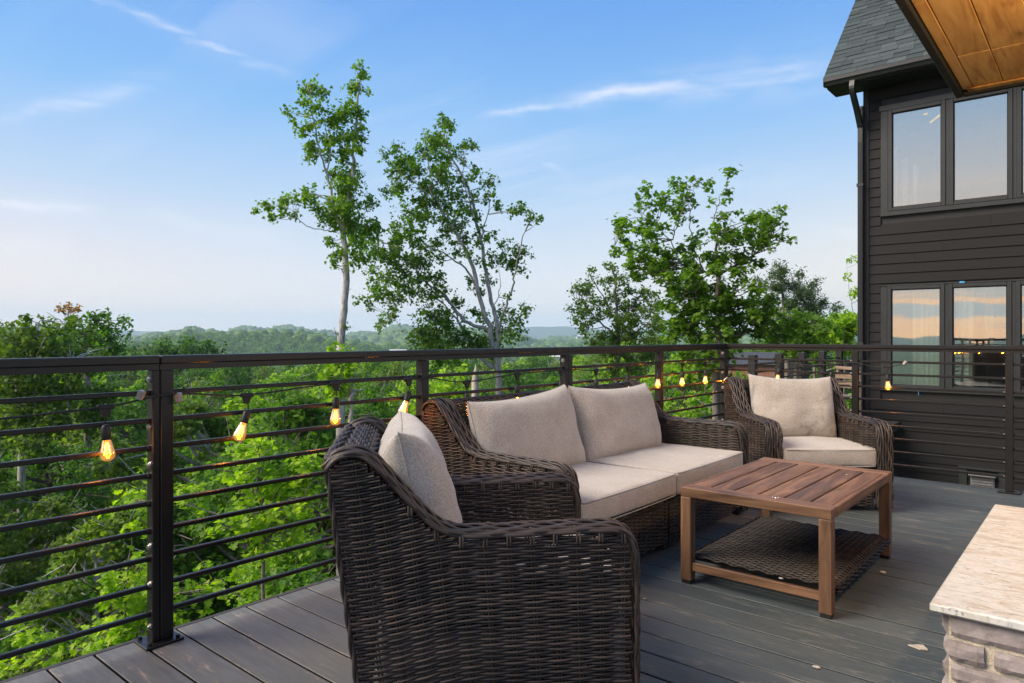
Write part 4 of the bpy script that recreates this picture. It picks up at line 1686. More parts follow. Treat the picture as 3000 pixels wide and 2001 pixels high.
COURSE = [0.0, 0.062, 0.118, 0.180, 0.240, 0.298, 0.357, HT - 0.024]
for side, (ln, axis) in enumerate(((2 * bx, 'x'), (2 * by, 'y'), (2 * bx, 'x'), (2 * by, 'y'))):
    for ci in range(7):
        z0, z1 = COURSE[ci] + (0.006 if ci else 0.001), COURSE[ci + 1] - 0.006 + (0.005 if ci == 6 else 0)
        pos = 0.0
        first = True
        while pos < ln - 0.02:
            w_ = rnd.choice((0.09, 0.13, 0.17, 0.20))
            if first:
                w_ = (0.200, 0.092, 0.175)[(6 - ci) % 3]
                first = False
            w_ = min(w_, ln - pos)
            if ln - pos - w_ < 0.05:
                w_ = ln - pos
            pr = rnd.uniform(-0.004, 0.006)
            me = stone_mesh(w_ - 0.016, z1 - z0, 0.05, rnd.uniform(0, 50))
            o = link('stone', me, hearth)
            ctr = pos + w_ / 2 - ln / 2
            zc = (z0 + z1) / 2
            jut = 0.004 if (pos == 0 and ci % 2) else 0
            if side == 0:
                o.location = (ctr - jut, -by + 0.012 - pr, zc)
            elif side == 1:
                o.location, o.rotation_euler = (bx - 0.012 + pr, ctr, zc), (0, 0, R(90))
            elif side == 2:
                o.location, o.rotation_euler = (-ctr, by - 0.012 + pr, zc), (0, 0, R(180))
            else:
                o.location, o.rotation_euler = (-bx + 0.012 - pr, -ctr, zc), (0, 0, R(-90))
            pos += w_

# ================================================================== STRING LIGHTS
sl = thing('string_lights', 'black cord of glowing amber filament bulbs strung along the deck railings', 'string lights', (-2.64, 2.4, 0))
SINV = Matrix.Translation((2.64, -2.4, 0))
zb = BARS[-1]
NODES = [  # plug position on railing, bulb tilt (deg) in the railing plane, lit bulb
    ((-2.635, 0.921, 0.884), 4, 0), ((-2.635, 1.442, 0.891), -20, 0), ((-2.635, 1.870, 0.916), -3, 0), ((-2.635, 2.298, 0.914), -24, 0),
    ((-2.635, 2.713, 0.880), 0, 0), ((-2.635, 3.136, 0.905), 2, 0), ((-2.635, 3.571, 0.910), -6, 0), ((-2.635, 3.970, 0.895), -5, 0),
    ((-2.635, 4.385, 0.908), -10, 0), ((-2.635, 4.836, 0.908), -8, 0), ((-2.635, 5.239, 0.900), -6, 0), ((-2.635, 5.673, 0.895), -6, 0),
    ((-2.600, 6.120, 0.850), -40, 1), ((-2.166, 6.120, 0.905), -10, 1), ((-1.734, 6.120, 0.893), -12, 1), ((-1.316, 6.120, 0.885), 3, 1)]
cord = [(-2.635, -1.0, 0.88), (-2.635, 0.1, 0.868), (-2.635, 0.55, 0.872)]
ties = {1.09: 0.915, 1.20: 0.917, 2.36: 0.917, 2.47: 0.914, 3.63: 0.912, 3.74: 0.912, 4.87: 0.915, 6.07: 0.905}
pts = [(p_, 0) for p_, _, _ in NODES[:12]]
run = [(n_[0][1], n_[0][2] + 0.004) for n_ in NODES[:12]] + [(y, z) for y, z in ties.items()]
run.sort()
cord += [(-2.640 + (0.012 if abs(y - 1.16) < 0.09 else 0), y, z) for y, z in run]
cord += [(-2.628, 6.10, 0.86)] + [(x, 6.122, z) for x, z in ((-2.60, 0.853), (-2.40, 0.885), (-2.166, 0.908), (-1.95, 0.885), (-1.734, 0.896), (-1.60, 0.912), (-1.53, 0.912), (-1.42, 0.885), (-1.316, 0.888), (-1.25, 0.900), (-1.20, 0.921))]
CP = catmull(cord, 5)
o = MB().tube(CP, 0.0036, 6, ref=(0.5, 0.5, 0.7)).build('cord', 'rubber', sl, True)
o.matrix_parent_inverse = SINV


def rotx(a):
    return np.array(((1, 0, 0), (0, math.cos(a), -math.sin(a)), (0, math.sin(a), math.cos(a))))


# all in plug coordinates: local y runs along the railing
plug = MB()
plug.box((0, 0, 0.004), (0.016, 0.058, 0.017), bev=0.004)
plug.prism([(-0.020, 0.0), (0.020, 0.0), (0.008, -0.030), (-0.008, -0.030)], (0.012, 0, 0), (-0.006, 0, 0), (0, 1, 0), (0, 0, 1))
a_ = np.linspace(0, math.pi, 9)
plug.tube(np.stack([np.zeros(9), 0.008 * np.cos(a_), 0.012 + 0.010 * np.sin(a_)], -1), 0.0022, 5, ref=(1, 0, 0))
plug_me = plug.mesh('plug', 'rubber')
sock_me = MB().lathe([(0, 0.0), (0.008, 0.0), (0.0145, -0.008), (0.0155, -0.032), (0.0160, -0.036), (0.0150, -0.042), (0.0155, -0.046), (0.0145, -0.052), (0, -0.052)], 14).mesh('socket', 'rubber', True)
glass_me = MB().lathe([(0.0125, -0.050), (0.0135, -0.056), (0.0165, -0.070), (0.0208, -0.087), (0.0234, -0.099), (0.0238, -0.106), (0.0222, -0.114), (0.0178, -0.121), (0.0105, -0.1255), (0.0005, -0.127)], 16).mesh('bulb', 'bulb_glass', True)
fb = MB()
for i in range(5):
    a = i * math.pi / 2.5
    fb.tube([(0.0035 * math.cos(a), 0.0035 * math.sin(a), -0.063), (0.0105 * math.cos(a + 0.5), 0.0105 * math.sin(a + 0.5), -0.106)], 0.0012, 5)
fil_me = fb.mesh('filament', 'filament')
stem_me = MB().lathe([(0.004, -0.050), (0.003, -0.068), (0.002, -0.108), (0, -0.109)], 8).mesh('glass_stem', 'bulb_glass', True)
for (px, py, pz), tilt, onB in NODES:
    rz = R(90) * 0 if not onB else R(90)
    root_rz = 0.0 if not onB else R(-90)
    pl = link('plug', plug_me, sl)
    pl.matrix_parent_inverse = SINV
    pl.location, pl.rotation_euler = (px, py, pz), (R(rnd.uniform(-6, 6)), 0, root_rz)
    # short lead hangs from the plug, then the socket tilts
    tl_ = R(-tilt) if not onB else R(-tilt)
    so = link('socket', sock_me, sl)
    so.matrix_parent_inverse = SINV
    drop = 0.058
    dy = -math.sin(tl_) * 0.012
    ax = np.array((0, 1, 0)) if not onB else np.array((1, 0, 0))
    pos = np.array((px, py, pz)) + np.array((0, 0, -drop)) - ax * dy
    so.location = pos
    so.rotation_euler = (tl_ * -1, 0, root_rz)
    gl = link('bulb', glass_me, so)
    link('filament', fil_me, so)
    link('glass_stem', stem_me, so)
    ld = MB().tube(catmull([(px, py, pz - 0.026), np.array((px, py, pz - 0.040)) - ax * dy * 1.6, np.array((px, py, pz - drop + 0.004)) - ax * dy], 4), 0.0026, 5, ref=(0.6, 0.6, 0.2))
    lo_ = ld.build('lead', 'rubber', sl, True)
    lo_.matrix_parent_inverse = SINV
    ldat = bpy.data.lights.new('bulb_light', 'POINT')
    ldat.energy = 1.3
    ldat.color = (1.0, 0.46, 0.10)
    ldat.shadow_soft_size = 0.012
    lob = link('bulb_light', ldat, so, (0, 0, -0.090))
# shiny cord clips
for pos, rot in (((-2.630, 1.035, 0.922), (0, R(20), R(40))), ((-2.628, 1.168, 0.905), (R(10), 0, R(15))), ((-1.19, 6.115, 0.921), (R(30), R(20), R(60)))):
    cl_ = MB().box((0, 0, 0), (0.020, 0.022, 0.034), bev=0.002).build('clip', 'clip_plastic', sl)
    cl_.matrix_parent_inverse = SINV
    cl_.location, cl_.rotation_euler = pos, rot
b = MB()
for y in list(ties)[:-1]:
    b.lathe([(0.0145, -0.003), (0.0145, 0.003), (0.012, 0.003)], 8, (RAIL_X + 0.018, y, 0.925), np.array(((1, 0, 0), (0, 0, 1), (0, -1, 0))).T)
o = b.build('cable_tie', 'rubber', sl)
o.matrix_parent_inverse = SINV

# ================================================================== PORCH LANTERN (seen mirrored in the lower windows)
pl_ = thing('porch_lantern', 'small glowing porch lantern mirrored as amber spots in the lower window', 'lantern', (0.55, 3.6, 2.60))
MB().lathe([(0, 0.19), (0.06, 0.19), (0.06, 0.175), (0.012, 0.17), (0.012, 0.05), (0.07, 0.03), (0.075, 0.0), (0, 0.0)], 14).build('canopy', 'lamp_black', pl_, True)
MB().lathe([(0.05, 0.0), (0.055, -0.05), (0.05, -0.11), (0.03, -0.13), (0.0005, -0.135)], 14).build('globe', 'lamp_glow', pl_, True)
ldat = bpy.data.lights.new('lantern_light', 'POINT')
ldat.energy = 85
ldat.color = (1.0, 0.66, 0.34)
ldat.shadow_soft_size = 0.07
link('lantern_light', ldat, pl_, (0, 0, -0.22))

# ================================================================== SMALL DEBRIS
def flake(label, cat, name, x, y, z, r, seed, material):
    b = MB()
    n_ = 9
    q = random.Random(seed)
    ring = [(r * q.uniform(0.55, 1.1) * math.cos(i * 6.283 / n_), r * q.uniform(0.4, 0.8) * math.sin(i * 6.283 / n_), q.uniform(0.001, min(r * 0.25, 0.004))) for i in range(n_)]
    b.add([(0, 0, 0.0015)] + ring + [(a, c_, -0.0006) for a, c_, _ in ring], [(0, i + 1, (i + 1) % n_ + 1) for i in range(n_)] + [(i + 1, n_ + 1 + i, n_ + 1 + (i + 1) % n_, (i + 1) % n_ + 1) for i in range(n_)])
    o = b.build(name, material, None, False, (x, y, z))
    tag(o, label, cat)
    return o


def ground_at(px, py, z=0.0):
    return at(px, py, (EYE - z) * FPX / (py - 983.0))


p_ = ground_at(2588, 1679)
flake('dry curled leaf on the deck right of the coffee table leg', 'leaf', 'fallen_leaf', p_[0], p_[1], 0.004, 0.018, 1, 'petal')
p_ = ground_at(2392, 1958)
flake('pale twisted petal on the deck in front of the coffee table', 'petal', 'fallen_petal', p_[0], p_[1], 0.004, 0.013, 2, 'paper_scrap')
p_ = ground_at(1888, 1757)
flake('tiny white petal on the deck beside the near armchair', 'petal', 'fallen_petal', p_[0], p_[1], 0.004, 0.009, 3, 'paper_scrap')
p_ = ground_at(2694, 1898)
flake('flat cream paint patch stuck on the deck by the fire table', 'paint patch', 'paint_patch', p_[0], p_[1], 0.002, 0.036, 4, 'paper_scrap')
p_ = ground_at(2480, 1392, 0.44)
flake('tiny white petal on the coffee table top', 'petal', 'fallen_petal', p_[0], p_[1], 0.442, 0.006, 5, 'paper_scrap')
p_ = ground_at(2288, 1695, 0.125)
flake('small white petal on the woven shelf under the table', 'petal', 'fallen_petal', p_[0], p_[1], 0.126, 0.010, 6, 'paper_scrap')
p_ = ground_at(2266, 1461, 0.44)
b = MB().tube([(0, 0, 0.004), (0.022, 0.004, 0.004)], 0.0022, 6)
b.tube([(-0.003, -0.0006, 0.0045), (0, 0, 0.0045)], 0.0048, 8)
o = b.build('screw', 'screw_metal', None, True, (p_[0], p_[1], TH + 0.0005))
tag(o, 'small silver screw lying at the front edge of the coffee table', 'screw')
# ---TREES---
MAPLE = [(0, 0), (0.10, 0.12), (0.34, 0.06), (0.26, 0.26), (0.50, 0.42), (0.24, 0.52), (0.22, 0.72), (0.0, 1.0), (-0.22, 0.72), (-0.24, 0.52), (-0.50, 0.42), (-0.26, 0.26), (-0.34, 0.06), (-0.10, 0.12)]
OVAL = [(0, 0), (0.24, 0.30), (0.22, 0.62), (0, 1.0), (-0.22, 0.62), (-0.24, 0.30)]
RHOMB = [(0, 0), (0.30, 0.48), (0, 1.0), (-0.30, 0.48)]


def leaf_arrays(centres, size, g, shape, up=0.55, outward=None, cup=0.10, spread=0.35):
    """one small polygon per centre; size and direction vary leaf by leaf"""
    n = len(centres)
    nrm = g.normal(0, 1, (n, 3)) * (1 - up) + np.array((0, 0, up))
    if outward is not None:
        nrm += outward * 0.45
    nrm /= np.linalg.norm(nrm, axis=1)[:, None] + 1e-9
    d = g.normal(0, 1, (n, 3)) + np.array((0, 0, -0.35))
    d -= nrm * (d * nrm).sum(1)[:, None]
    d /= np.linalg.norm(d, axis=1)[:, None] + 1e-9
    s = np.cross(nrm, d)
    sz = size * g.uniform(1 - spread, 1 + spread, n)
    sh = np.array(shape)
    k = len(sh)
    V = centres[:, None] + sz[:, None, None] * (s[:, None] * sh[None, :, 0, None] + d[:, None] * (sh[None, :, 1, None] - 0.5)
                                               + nrm[:, None] * (cup * (np.abs(sh[None, :, 0, None]) * 2 - (sh[None, :, 1, None] - .5) ** 2 * 2)))
    F = (np.arange(n)[:, None] * k + np.arange(k)[None])
    return V.reshape(-1, 3), F


def clump_points(c, r, n, g, flat=0.75):
    p = g.normal(0, 1, (n, 3))
    p /= np.linalg.norm(p, axis=1)[:, None] + 1e-9
    p *= (g.uniform(0, 1, n) ** 0.45)[:, None]
    return np.asarray(c) + p * np.array((r, r, r * flat)), p


def forest_proto(seed, H, rad, n_clump, n_leaf, leaf, material, shape=RHOMB, bark='bark_grey', base=0.30, top=1.0, clump=0.17, up=0.5):
    """a full-grown tree of height 1*H: meshes (trunk with limbs, crown)"""
    g = np.random.default_rng(seed)
    tr = MB()
    wob = g.normal(0, 0.03 * H, (5, 2))
    wob[0] = 0
    P = catmull([(wob[i, 0], wob[i, 1], H * 0.88 * i / 4) for i in range(5)], 4)
    tr.tube(P, np.interp(np.linspace(0, 1, len(P)), [0, 0.1, 1], [0.030 * H ** 0.9, 0.022 * H ** 0.9, 0.004 * H]), 7)
    cr = MB()
    cents = []
    for i in range(n_clump):
        f = base + (top - base) * (i + g.uniform(0, 1)) / n_clump
        prof_ = math.sin(math.pi * min(1, max(0.04, (f - base + 0.10) / (1.10 - base)))) ** 0.7
        a = i * 2.399 + g.uniform(-0.6, 0.6)
        rr = rad * prof_ * (0.35 + 0.65 * g.uniform(0, 1) ** 0.6)
        z = H * f * g.uniform(0.96, 1.03)
        c = np.array((rr * math.cos(a), rr * math.sin(a), z))
        cents.append(c)
        zt = max(0.12 * H, z - 0.28 * rr - 0.05 * H)
        k = int(np.clip(zt / (0.88 * H) * (len(P) - 1), 0, len(P) - 1))
        s0 = P[k]
        mid = (s0 + c) / 2 + g.normal(0, 0.05 * rad, 3) + np.array((0, 0, -0.06 * rad))
        L = catmull([s0, mid, c], 3)
        tr.tube(L, np.linspace(0.007 * H, 0.0018 * H, len(L)), 5, caps=False)
        for _ in range(2):
            e_ = c + g.normal(0, clump * rad * 1.3, 3)
            tr.tube([mid * 0.3 + c * 0.7, e_], [0.0022 * H, 0.0008 * H], 4, caps=False)
    per = n_leaf // n_clump
    allp, out = [], []
    for c in cents:
        p_, o_ = clump_points(c, rad * clump * g.uniform(0.8, 1.7), per, g)
        allp.append(p_)
        out.append(o_)
    allp, out = np.vstack(allp), np.vstack(out)
    V, F = leaf_arrays(allp, leaf, g, shape, up, out)
    cr.add(V, F)
    return tr.mesh('trunk', bark, True), cr.mesh('crown', material)


def plant(meshes, loc, scale, rz, label, name='broadleaf_tree', group=None, cat='tree'):
    root = thing(name, label, cat, loc, rz, group)
    root.scale = scale if isinstance(scale, tuple) else (scale,) * 3
    link('trunk', meshes[0], root)
    link('crown', meshes[1], root)
    return root


def hero(name, label, cat, zoom, depth, limbs, blobs, leaf, material, shape, bark, density=1.0, dvar=0.6, seed=0, flat=0.75, up=0.5, ground_to=None, twig=0.006, extra=None, group=None):
    """a particular tree: limbs (polylines with base radius) and leaf clumps, given where they stand `depth` metres away"""
    ox, oy, f = zoom
    g = np.random.default_rng(seed)
    sc = f * depth / FPX
    base = at(ox + limbs[0][0][0][0] * f, oy + limbs[0][0][0][1] * f, depth)
    base[2] = ground_to if ground_to is not None else base[2]
    root = thing(name, label, cat, tuple(base), 0, group)
    tr, cr = MB(), MB()
    back = np.array((FX, FY, 0))
    nodes = []
    for li, (pl, r0) in enumerate(limbs):
        pts = []
        ph = g.uniform(0, 6)
        dirn = g.uniform(-1, 1) * (0 if li == 0 else 1)
        for i, (x, y) in enumerate(pl):
            w = i / max(1, len(pl) - 1)
            pts.append(at(ox + x * f, oy + y * f, depth) + back * (dvar * dirn * w * 1.6 + 0.1 * math.sin(ph + 3 * w)))
        pts = np.array(pts)
        if li == 0 and ground_to is not None:
            pts = np.vstack([[pts[0][0], pts[0][1], ground_to], pts])
        P = catmull(pts, 5)
        P[1:-1] += g.normal(0, 0.018, (len(P) - 2, 3))
        rad = np.linspace(r0, max(r0 * 0.18, 0.005), len(P)) * (1.0 if li == 0 else 0.72)
        tr.tube(P - base, rad, 8 if r0 > 0.05 else 5)
        nodes.append(np.hstack([P, rad[:, None]]))
    nd = np.vstack(nodes)
    allp, out = [], []
    ba = np.array(blobs, float)
    more = []
    for q in range(len(ba)):
        dd_ = np.hypot(ba[:, 0] - ba[q, 0], ba[:, 1] - ba[q, 1])
        for w_ in np.flatnonzero((dd_ > 20) & (dd_ < 2.1 * (ba[:, 2] + ba[q, 2]) * 0.75)):
            if w_ > q and g.uniform() < 0.42:
                f2 = g.uniform(0.35, 0.65)
                more.append((ba[q, 0] * f2 + ba[w_, 0] * (1 - f2) + g.normal(0, 8), ba[q, 1] * f2 + ba[w_, 1] * (1 - f2) + g.normal(0, 8), 0.62 * min(ba[q, 2], ba[w_, 2])))
    for x, y, r in list(blobs) + more:
        c = at(ox + x * f, oy + y * f, depth)
        d2 = ((nd[:, :3] - c) ** 2).sum(1)
        j = int(np.argmin(d2 + 0.3 * (nd[:, 2] > c[2] + 0.1)))
        c = c + back * ((nd[j, :3] - c) @ back * 0.6 + g.normal(0, dvar * 0.6))
        rr = r * sc
        s0 = nd[j, :3]
        mid = (s0 + c) / 2 + g.normal(0, 0.05, 3)
        if np.linalg.norm(c - s0) > 0.15:
            L = catmull([s0, mid, c], 4)
            tr.tube(L - base, np.linspace(min(nd[j, 3], twig * 2.6), twig * 0.7, len(L)), 4, caps=False)
        rr *= 1.18
        n = max(16, int(density * 105 * (rr / 0.4) ** 2 * (0.13 / leaf) ** 2))
        nt = max(4, n // 7)
        for _ in range(nt):        # twigs, with leaves set along them
            e_ = g.normal(0, 1, 3)
            e_ /= np.linalg.norm(e_)
            e_ = c + e_ * rr * g.uniform(0.55, 1.25) * np.array((1, 1, flat))
            k = max(3, int(n / nt))
            if g.uniform() < 0.5:
                tr.tube([c - base, (c + e_) / 2 - base + g.normal(0, 0.02, 3), e_ - base], [twig * 0.6, twig * 0.45, twig * 0.25], 3, caps=False)
            w = (0.12 + 0.95 * g.uniform(0, 1, k) ** 0.75)[:, None]
            p_ = c * (1 - w) + e_ * w + g.normal(0, 0.55 * leaf, (k, 3))
            allp.append(p_)
            out.append(np.repeat((e_ - c)[None], k, 0) / (rr + 1e-6))
    V, F = leaf_arrays(np.vstack(allp) - base, leaf, g, shape, up, np.vstack(out))
    cr.add(V, F)
    tr.build('trunk', bark, root, True)
    cr.build('crown', material, root)
    return root


Z6 = (700, 150, 1000 / 1568)
hero('slender_tree', 'tall slender tree with pale bare lower trunk standing above the railing', 'tree', Z6, 18.0,
     [([(470, 1560), (470, 1360), (490, 1150), (495, 950), (480, 830), (490, 740), (510, 640), (520, 560), (530, 400), (540, 230), (555, 110)], 0.115),
      ([(482, 860), (450, 760), (415, 600), (385, 480), (355, 330), (330, 180)], 0.06),
      ([(440, 830), (410, 825), (330, 812), (290, 780), (265, 745), (200, 725), (130, 735)], 0.022),
      ([(400, 560), (430, 450), (400, 330), (390, 240)], 0.03), ([(500, 900), (520, 820), (560, 740), (590, 680)], 0.035),
      ([(470, 1310), (455, 1290), (440, 1270)], 0.05), ([(490, 1120), (505, 1100), (515, 1090)], 0.02)],
     [(330, 170, 50), (390, 190, 35), (300, 250, 32), (270, 310, 30), (310, 370, 45), (390, 290, 42), (330, 440, 48), (340, 490, 36), (400, 400, 36), (440, 330, 38),
      (565, 85, 30), (580, 110, 22), (530, 155, 42), (500, 155, 28), (570, 140, 20), (500, 290, 55), (560, 280, 38), (480, 390, 60), (550, 390, 42), (470, 470, 48), (560, 470, 38), (500, 570, 65),
      (440, 560, 40), (470, 680, 88), (580, 680, 42), (430, 780, 58), (520, 800, 50), (590, 800, 50), (400, 860, 28), (430, 930, 38), (560, 950, 55), (620, 800, 36), (520, 620, 50),
      (340, 690, 42), (320, 650, 30), (370, 730, 38), (385, 760, 28), (150, 720, 36), (220, 690, 40), (180, 780, 26), (245, 745, 26), (130, 750, 22), (470, 740, 70), (545, 880, 45), (500, 1270, 15), (460, 985, 30)],
     0.090, 'leaf_yellower', MAPLE, 'bark_pale', 1.1, 0.45, 21, 0.8, 0.45, -12)
hero('leaning_tree', 'wide airy tree with several pale leaning stems, right of the slender tree', 'tree', Z6, 20.0,
     [([(1190, 1500), (1170, 1400), (1150, 1280), (1120, 1180), (1060, 960), (1000, 840), (930, 740), (880, 640)], 0.11),
      ([(1195, 1330), (1185, 1250), (1150, 1120), (1125, 950), (1095, 800), (1060, 640), (1000, 520), (950, 420), (930, 320)], 0.10),
      ([(1170, 1460), (1100, 1390), (1060, 1330), (1010, 1240), (985, 1170), (930, 1120)], 0.10),
      ([(1190, 1290), (1215, 1200), (1250, 1110), (1270, 1000), (1310, 850), (1360, 790)], 0.055),
      ([(1140, 1280), (1040, 1240), (950, 1130), (870, 1070), (800, 990), (700, 900), (600, 850)], 0.075),
      ([(1100, 1100), (1040, 1000), (940, 930), (840, 880), (760, 820)], 0.05), ([(1040, 900), (960, 760), (840, 640), (740, 560)], 0.035),
      ([(1010, 1240), (900, 1130), (780, 1100), (700, 1170), (640, 1250)], 0.035), ([(1110, 860), (1150, 740), (1160, 620)], 0.03),
      ([(960, 800), (880, 560), (870, 400)], 0.03), ([(1090, 800), (1030, 560), (1060, 440)], 0.028), ([(1170, 1190), (1200, 1080), (1190, 960)], 0.025)],
     [(940, 300, 36), (870, 370, 50), (960, 350, 45), (1020, 400, 30), (910, 430, 45), (1070, 430, 36), (1090, 530, 26), (680, 490, 32), (730, 460, 36), (780, 500, 46), (690, 620, 42), (740, 550, 36),
      (840, 470, 36), (830, 560, 46), (760, 640, 46), (900, 540, 36), (870, 620, 55), (950, 600, 44), (1030, 500, 30), (990, 680, 40), (1060, 640, 32), (1150, 610, 46), (1180, 700, 32), (1130, 680, 30),
      (700, 680, 32), (770, 740, 55), (840, 700, 46), (720, 800, 42), (850, 790, 55), (940, 700, 50), (980, 790, 55), (900, 880, 50), (800, 850, 46), (730, 860, 36), (600, 830, 36), (560, 880, 55), (640, 920, 55),
      (700, 960, 62), (780, 940, 55), (590, 1000, 40), (620, 1080, 46), (700, 1050, 55), (770, 1030, 55), (850, 970, 50), (940, 970, 36), (1090, 770, 30), (1130, 840, 34), (1160, 930, 30), (1070, 950, 26),
      (580, 1150, 32), (650, 1130, 46), (720, 1130, 55), (620, 1240, 36), (690, 1220, 44), (640, 1270, 26), (780, 1100, 55), (880, 1130, 65), (900, 1220, 78), (850, 1300, 78), (950, 1260, 68), (1000, 1330, 58),
      (780, 1330, 28), (1100, 1100, 36), (1200, 1200, 42), (1240, 1130, 22), (1270, 1240, 46), (1320, 1200, 36), (1180, 1300, 68), (1250, 1310, 48), (1110, 1340, 58), (1280, 920, 50), (1250, 970, 55), (1200, 960, 36),
      (1300, 1000, 28), (1220, 870, 36), (1290, 770, 46), (1340, 800, 32), (1380, 780, 22), (1260, 740, 22), (880, 1350, 70), (1000, 1400, 70), (1150, 1400, 70), (900, 1430, 60), (900, 380, 46), (980, 440, 42), (930, 490, 42), (1000, 580, 42), (880, 700, 42), (1040, 700, 36), (1020, 850, 42), (960, 850, 42), (1100, 900, 32), (1000, 920, 36), (1050, 1050, 32), (920, 1050, 46), (820, 1050, 42), (1150, 1050, 32), (1120, 980, 28), (1000, 1150, 42), (1080, 1200, 36), (1020, 760, 40), (960, 620, 36), (1080, 580, 30), (800, 580, 40), (720, 560, 30)],
     0.088, 'leaf_yellower', MAPLE, 'bark_pale', 0.85, 0.9, 22, 0.8, 0.45, -12)
Z7 = (1600, 450, 1000 / 2240)
hero('maple_tree', 'bright green maple with layered branches behind the railing corner', 'tree', Z7, 13.0,
     [([(1110, 1700), (1115, 1240), (1120, 1050), (1125, 850), (1130, 620), (1120, 520)], 0.085),
      ([(1130, 800), (1000, 760), (850, 740), (650, 700), (520, 640), (470, 560)], 0.032), ([(1140, 790), (1330, 690), (1470, 600), (1560, 500), (1600, 400)], 0.036),
      ([(1040, 780), (990, 640), (975, 580), (960, 400), (985, 300), (1000, 180)], 0.020), ([(1125, 640), (1095, 480), (1095, 380), (1120, 290), (1190, 240)], 0.018),
      ([(880, 740), (870, 690), (840, 560), (730, 420), (600, 270)], 0.024), ([(840, 560), (850, 440), (880, 260)], 0.016), ([(1120, 1050), (980, 960), (860, 900)], 0.03),
      ([(1120, 1200), (1300, 1180), (1450, 1140), (1600, 1110), (1700, 1060)], 0.04), ([(1120, 1000), (1280, 900), (1420, 820)], 0.03), ([(1115, 1240), (950, 1160), (860, 1130)], 0.03)],
     [(960, 140, 32), (1045, 150, 26), (1130, 185, 40), (1080, 210, 32), (650, 230, 30), (600, 285, 30), (690, 250, 22), (820, 220, 40), (880, 240, 34), (750, 290, 34), (640, 330, 30), (690, 350, 34), (830, 300, 40), (900, 320, 34),
      (970, 340, 18), (1080, 305, 26), (1190, 255, 36), (1110, 350, 16), (470, 440, 34), (540, 400, 44), (600, 380, 26), (530, 460, 40), (700, 430, 44), (640, 490, 55), (740, 490, 44), (810, 360, 34), (870, 400, 40), (840, 450, 36),
      (550, 530, 44), (970, 440, 26), (480, 620, 44), (560, 610, 55), (640, 560, 50), (1150, 430, 40), (1190, 415, 26), (1120, 500, 40), (1060, 520, 34), (980, 540, 22), (1010, 560, 30), (1590, 350, 36), (1520, 380, 44), (1440, 390, 40),
      (1380, 420, 44), (1470, 450, 55), (1560, 450, 55), (1580, 530, 34), (1300, 460, 44), (1230, 490, 44), (1330, 520, 55), (1250, 560, 55), (1430, 540, 44), (1390, 590, 55), (1550, 585, 16), (1180, 580, 55), (720, 640, 55), (800, 660, 55),
      (900, 610, 44), (960, 640, 44), (700, 720, 55), (620, 690, 55), (560, 740, 55), (600, 800, 40), (760, 760, 55), (850, 740, 55), (950, 720, 65), (1050, 680, 55), (1150, 700, 65), (1250, 680, 65), (1330, 690, 44), (1420, 720, 34),
      (1290, 750, 44), (660, 790, 44), (720, 830, 36), (860, 800, 65), (960, 820, 65), (1060, 780, 65), (1200, 790, 55), (800, 880, 55), (880, 920, 65), (980, 900, 75), (1080, 900, 75), (1180, 880, 75), (1280, 900, 65), (840, 990, 65),
      (900, 1050, 75), (1000, 1000, 85), (1100, 1010, 75), (1200, 1000, 75), (1300, 990, 75), (1400, 980, 55), (850, 1120, 75), (950, 1130, 75), (1060, 1120, 75), (1170, 1110, 75), (1280, 1090, 75), (1390, 1080, 65), (1480, 960, 46),
      (1520, 1010, 55), (1470, 1100, 55), (820, 1210, 65), (930, 1210, 55), (1060, 1220, 65), (1180, 1210, 55), (1300, 1180, 65), (1400, 1180, 55), (1520, 1150, 46), (1600, 1200, 55), (1660, 1130, 55), (1640, 1080, 36),
      (900, 1320, 70), (1040, 1320, 70), (1200, 1330, 60), (980, 1420, 70), (1120, 1430, 60)],
     0.086, 'leaf_yellower', MAPLE, 'bark_grey', 1.7, 0.55, 23, 0.6, 0.68, -10)
hero('airy_tree', 'pale airy tree partly behind the left side of the maple', 'tree', Z7, 22.0,
     [([(470, 1700), (470, 1240), (460, 1000), (455, 850), (430, 740)], 0.10), ([(465, 1100), (400, 960), (300, 800), (290, 750)], 0.04), ([(468, 1200), (330, 1080), (230, 960), (150, 1010)], 0.045),
      ([(465, 1150), (560, 1000), (640, 920), (700, 900)], 0.045), ([(470, 1240), (600, 1150), (690, 1050)], 0.04)],
     [(300, 760, 28), (290, 810, 28), (400, 730, 32), (450, 750, 28), (230, 860, 36), (200, 900, 42), (270, 900, 46), (330, 850, 36), (420, 830, 46), (480, 820, 46), (150, 1010, 26), (220, 980, 42), (300, 980, 46), (230, 1050, 46),
      (200, 1090, 36), (330, 1060, 50), (270, 1120, 46), (240, 1170, 36), (400, 960, 46), (480, 940, 46), (560, 900, 46), (640, 910, 46), (700, 930, 46), (740, 990, 36), (420, 1050, 55), (520, 1010, 55), (600, 1000, 55), (680, 1030, 55),
      (480, 1120, 60), (580, 1100, 66), (680, 1120, 66), (350, 1200, 60), (450, 1210, 60), (560, 1210, 60), (670, 1220, 60), (740, 1150, 50), (300, 1240, 60), (380, 1300, 70), (520, 1320, 80), (680, 1320, 80), (600, 1420, 80), (420, 1420, 80)],
     0.10, 'leaf_olive', OVAL, 'bark_grey', 1.5, 0.8, 24, 0.8, 0.45, -12)
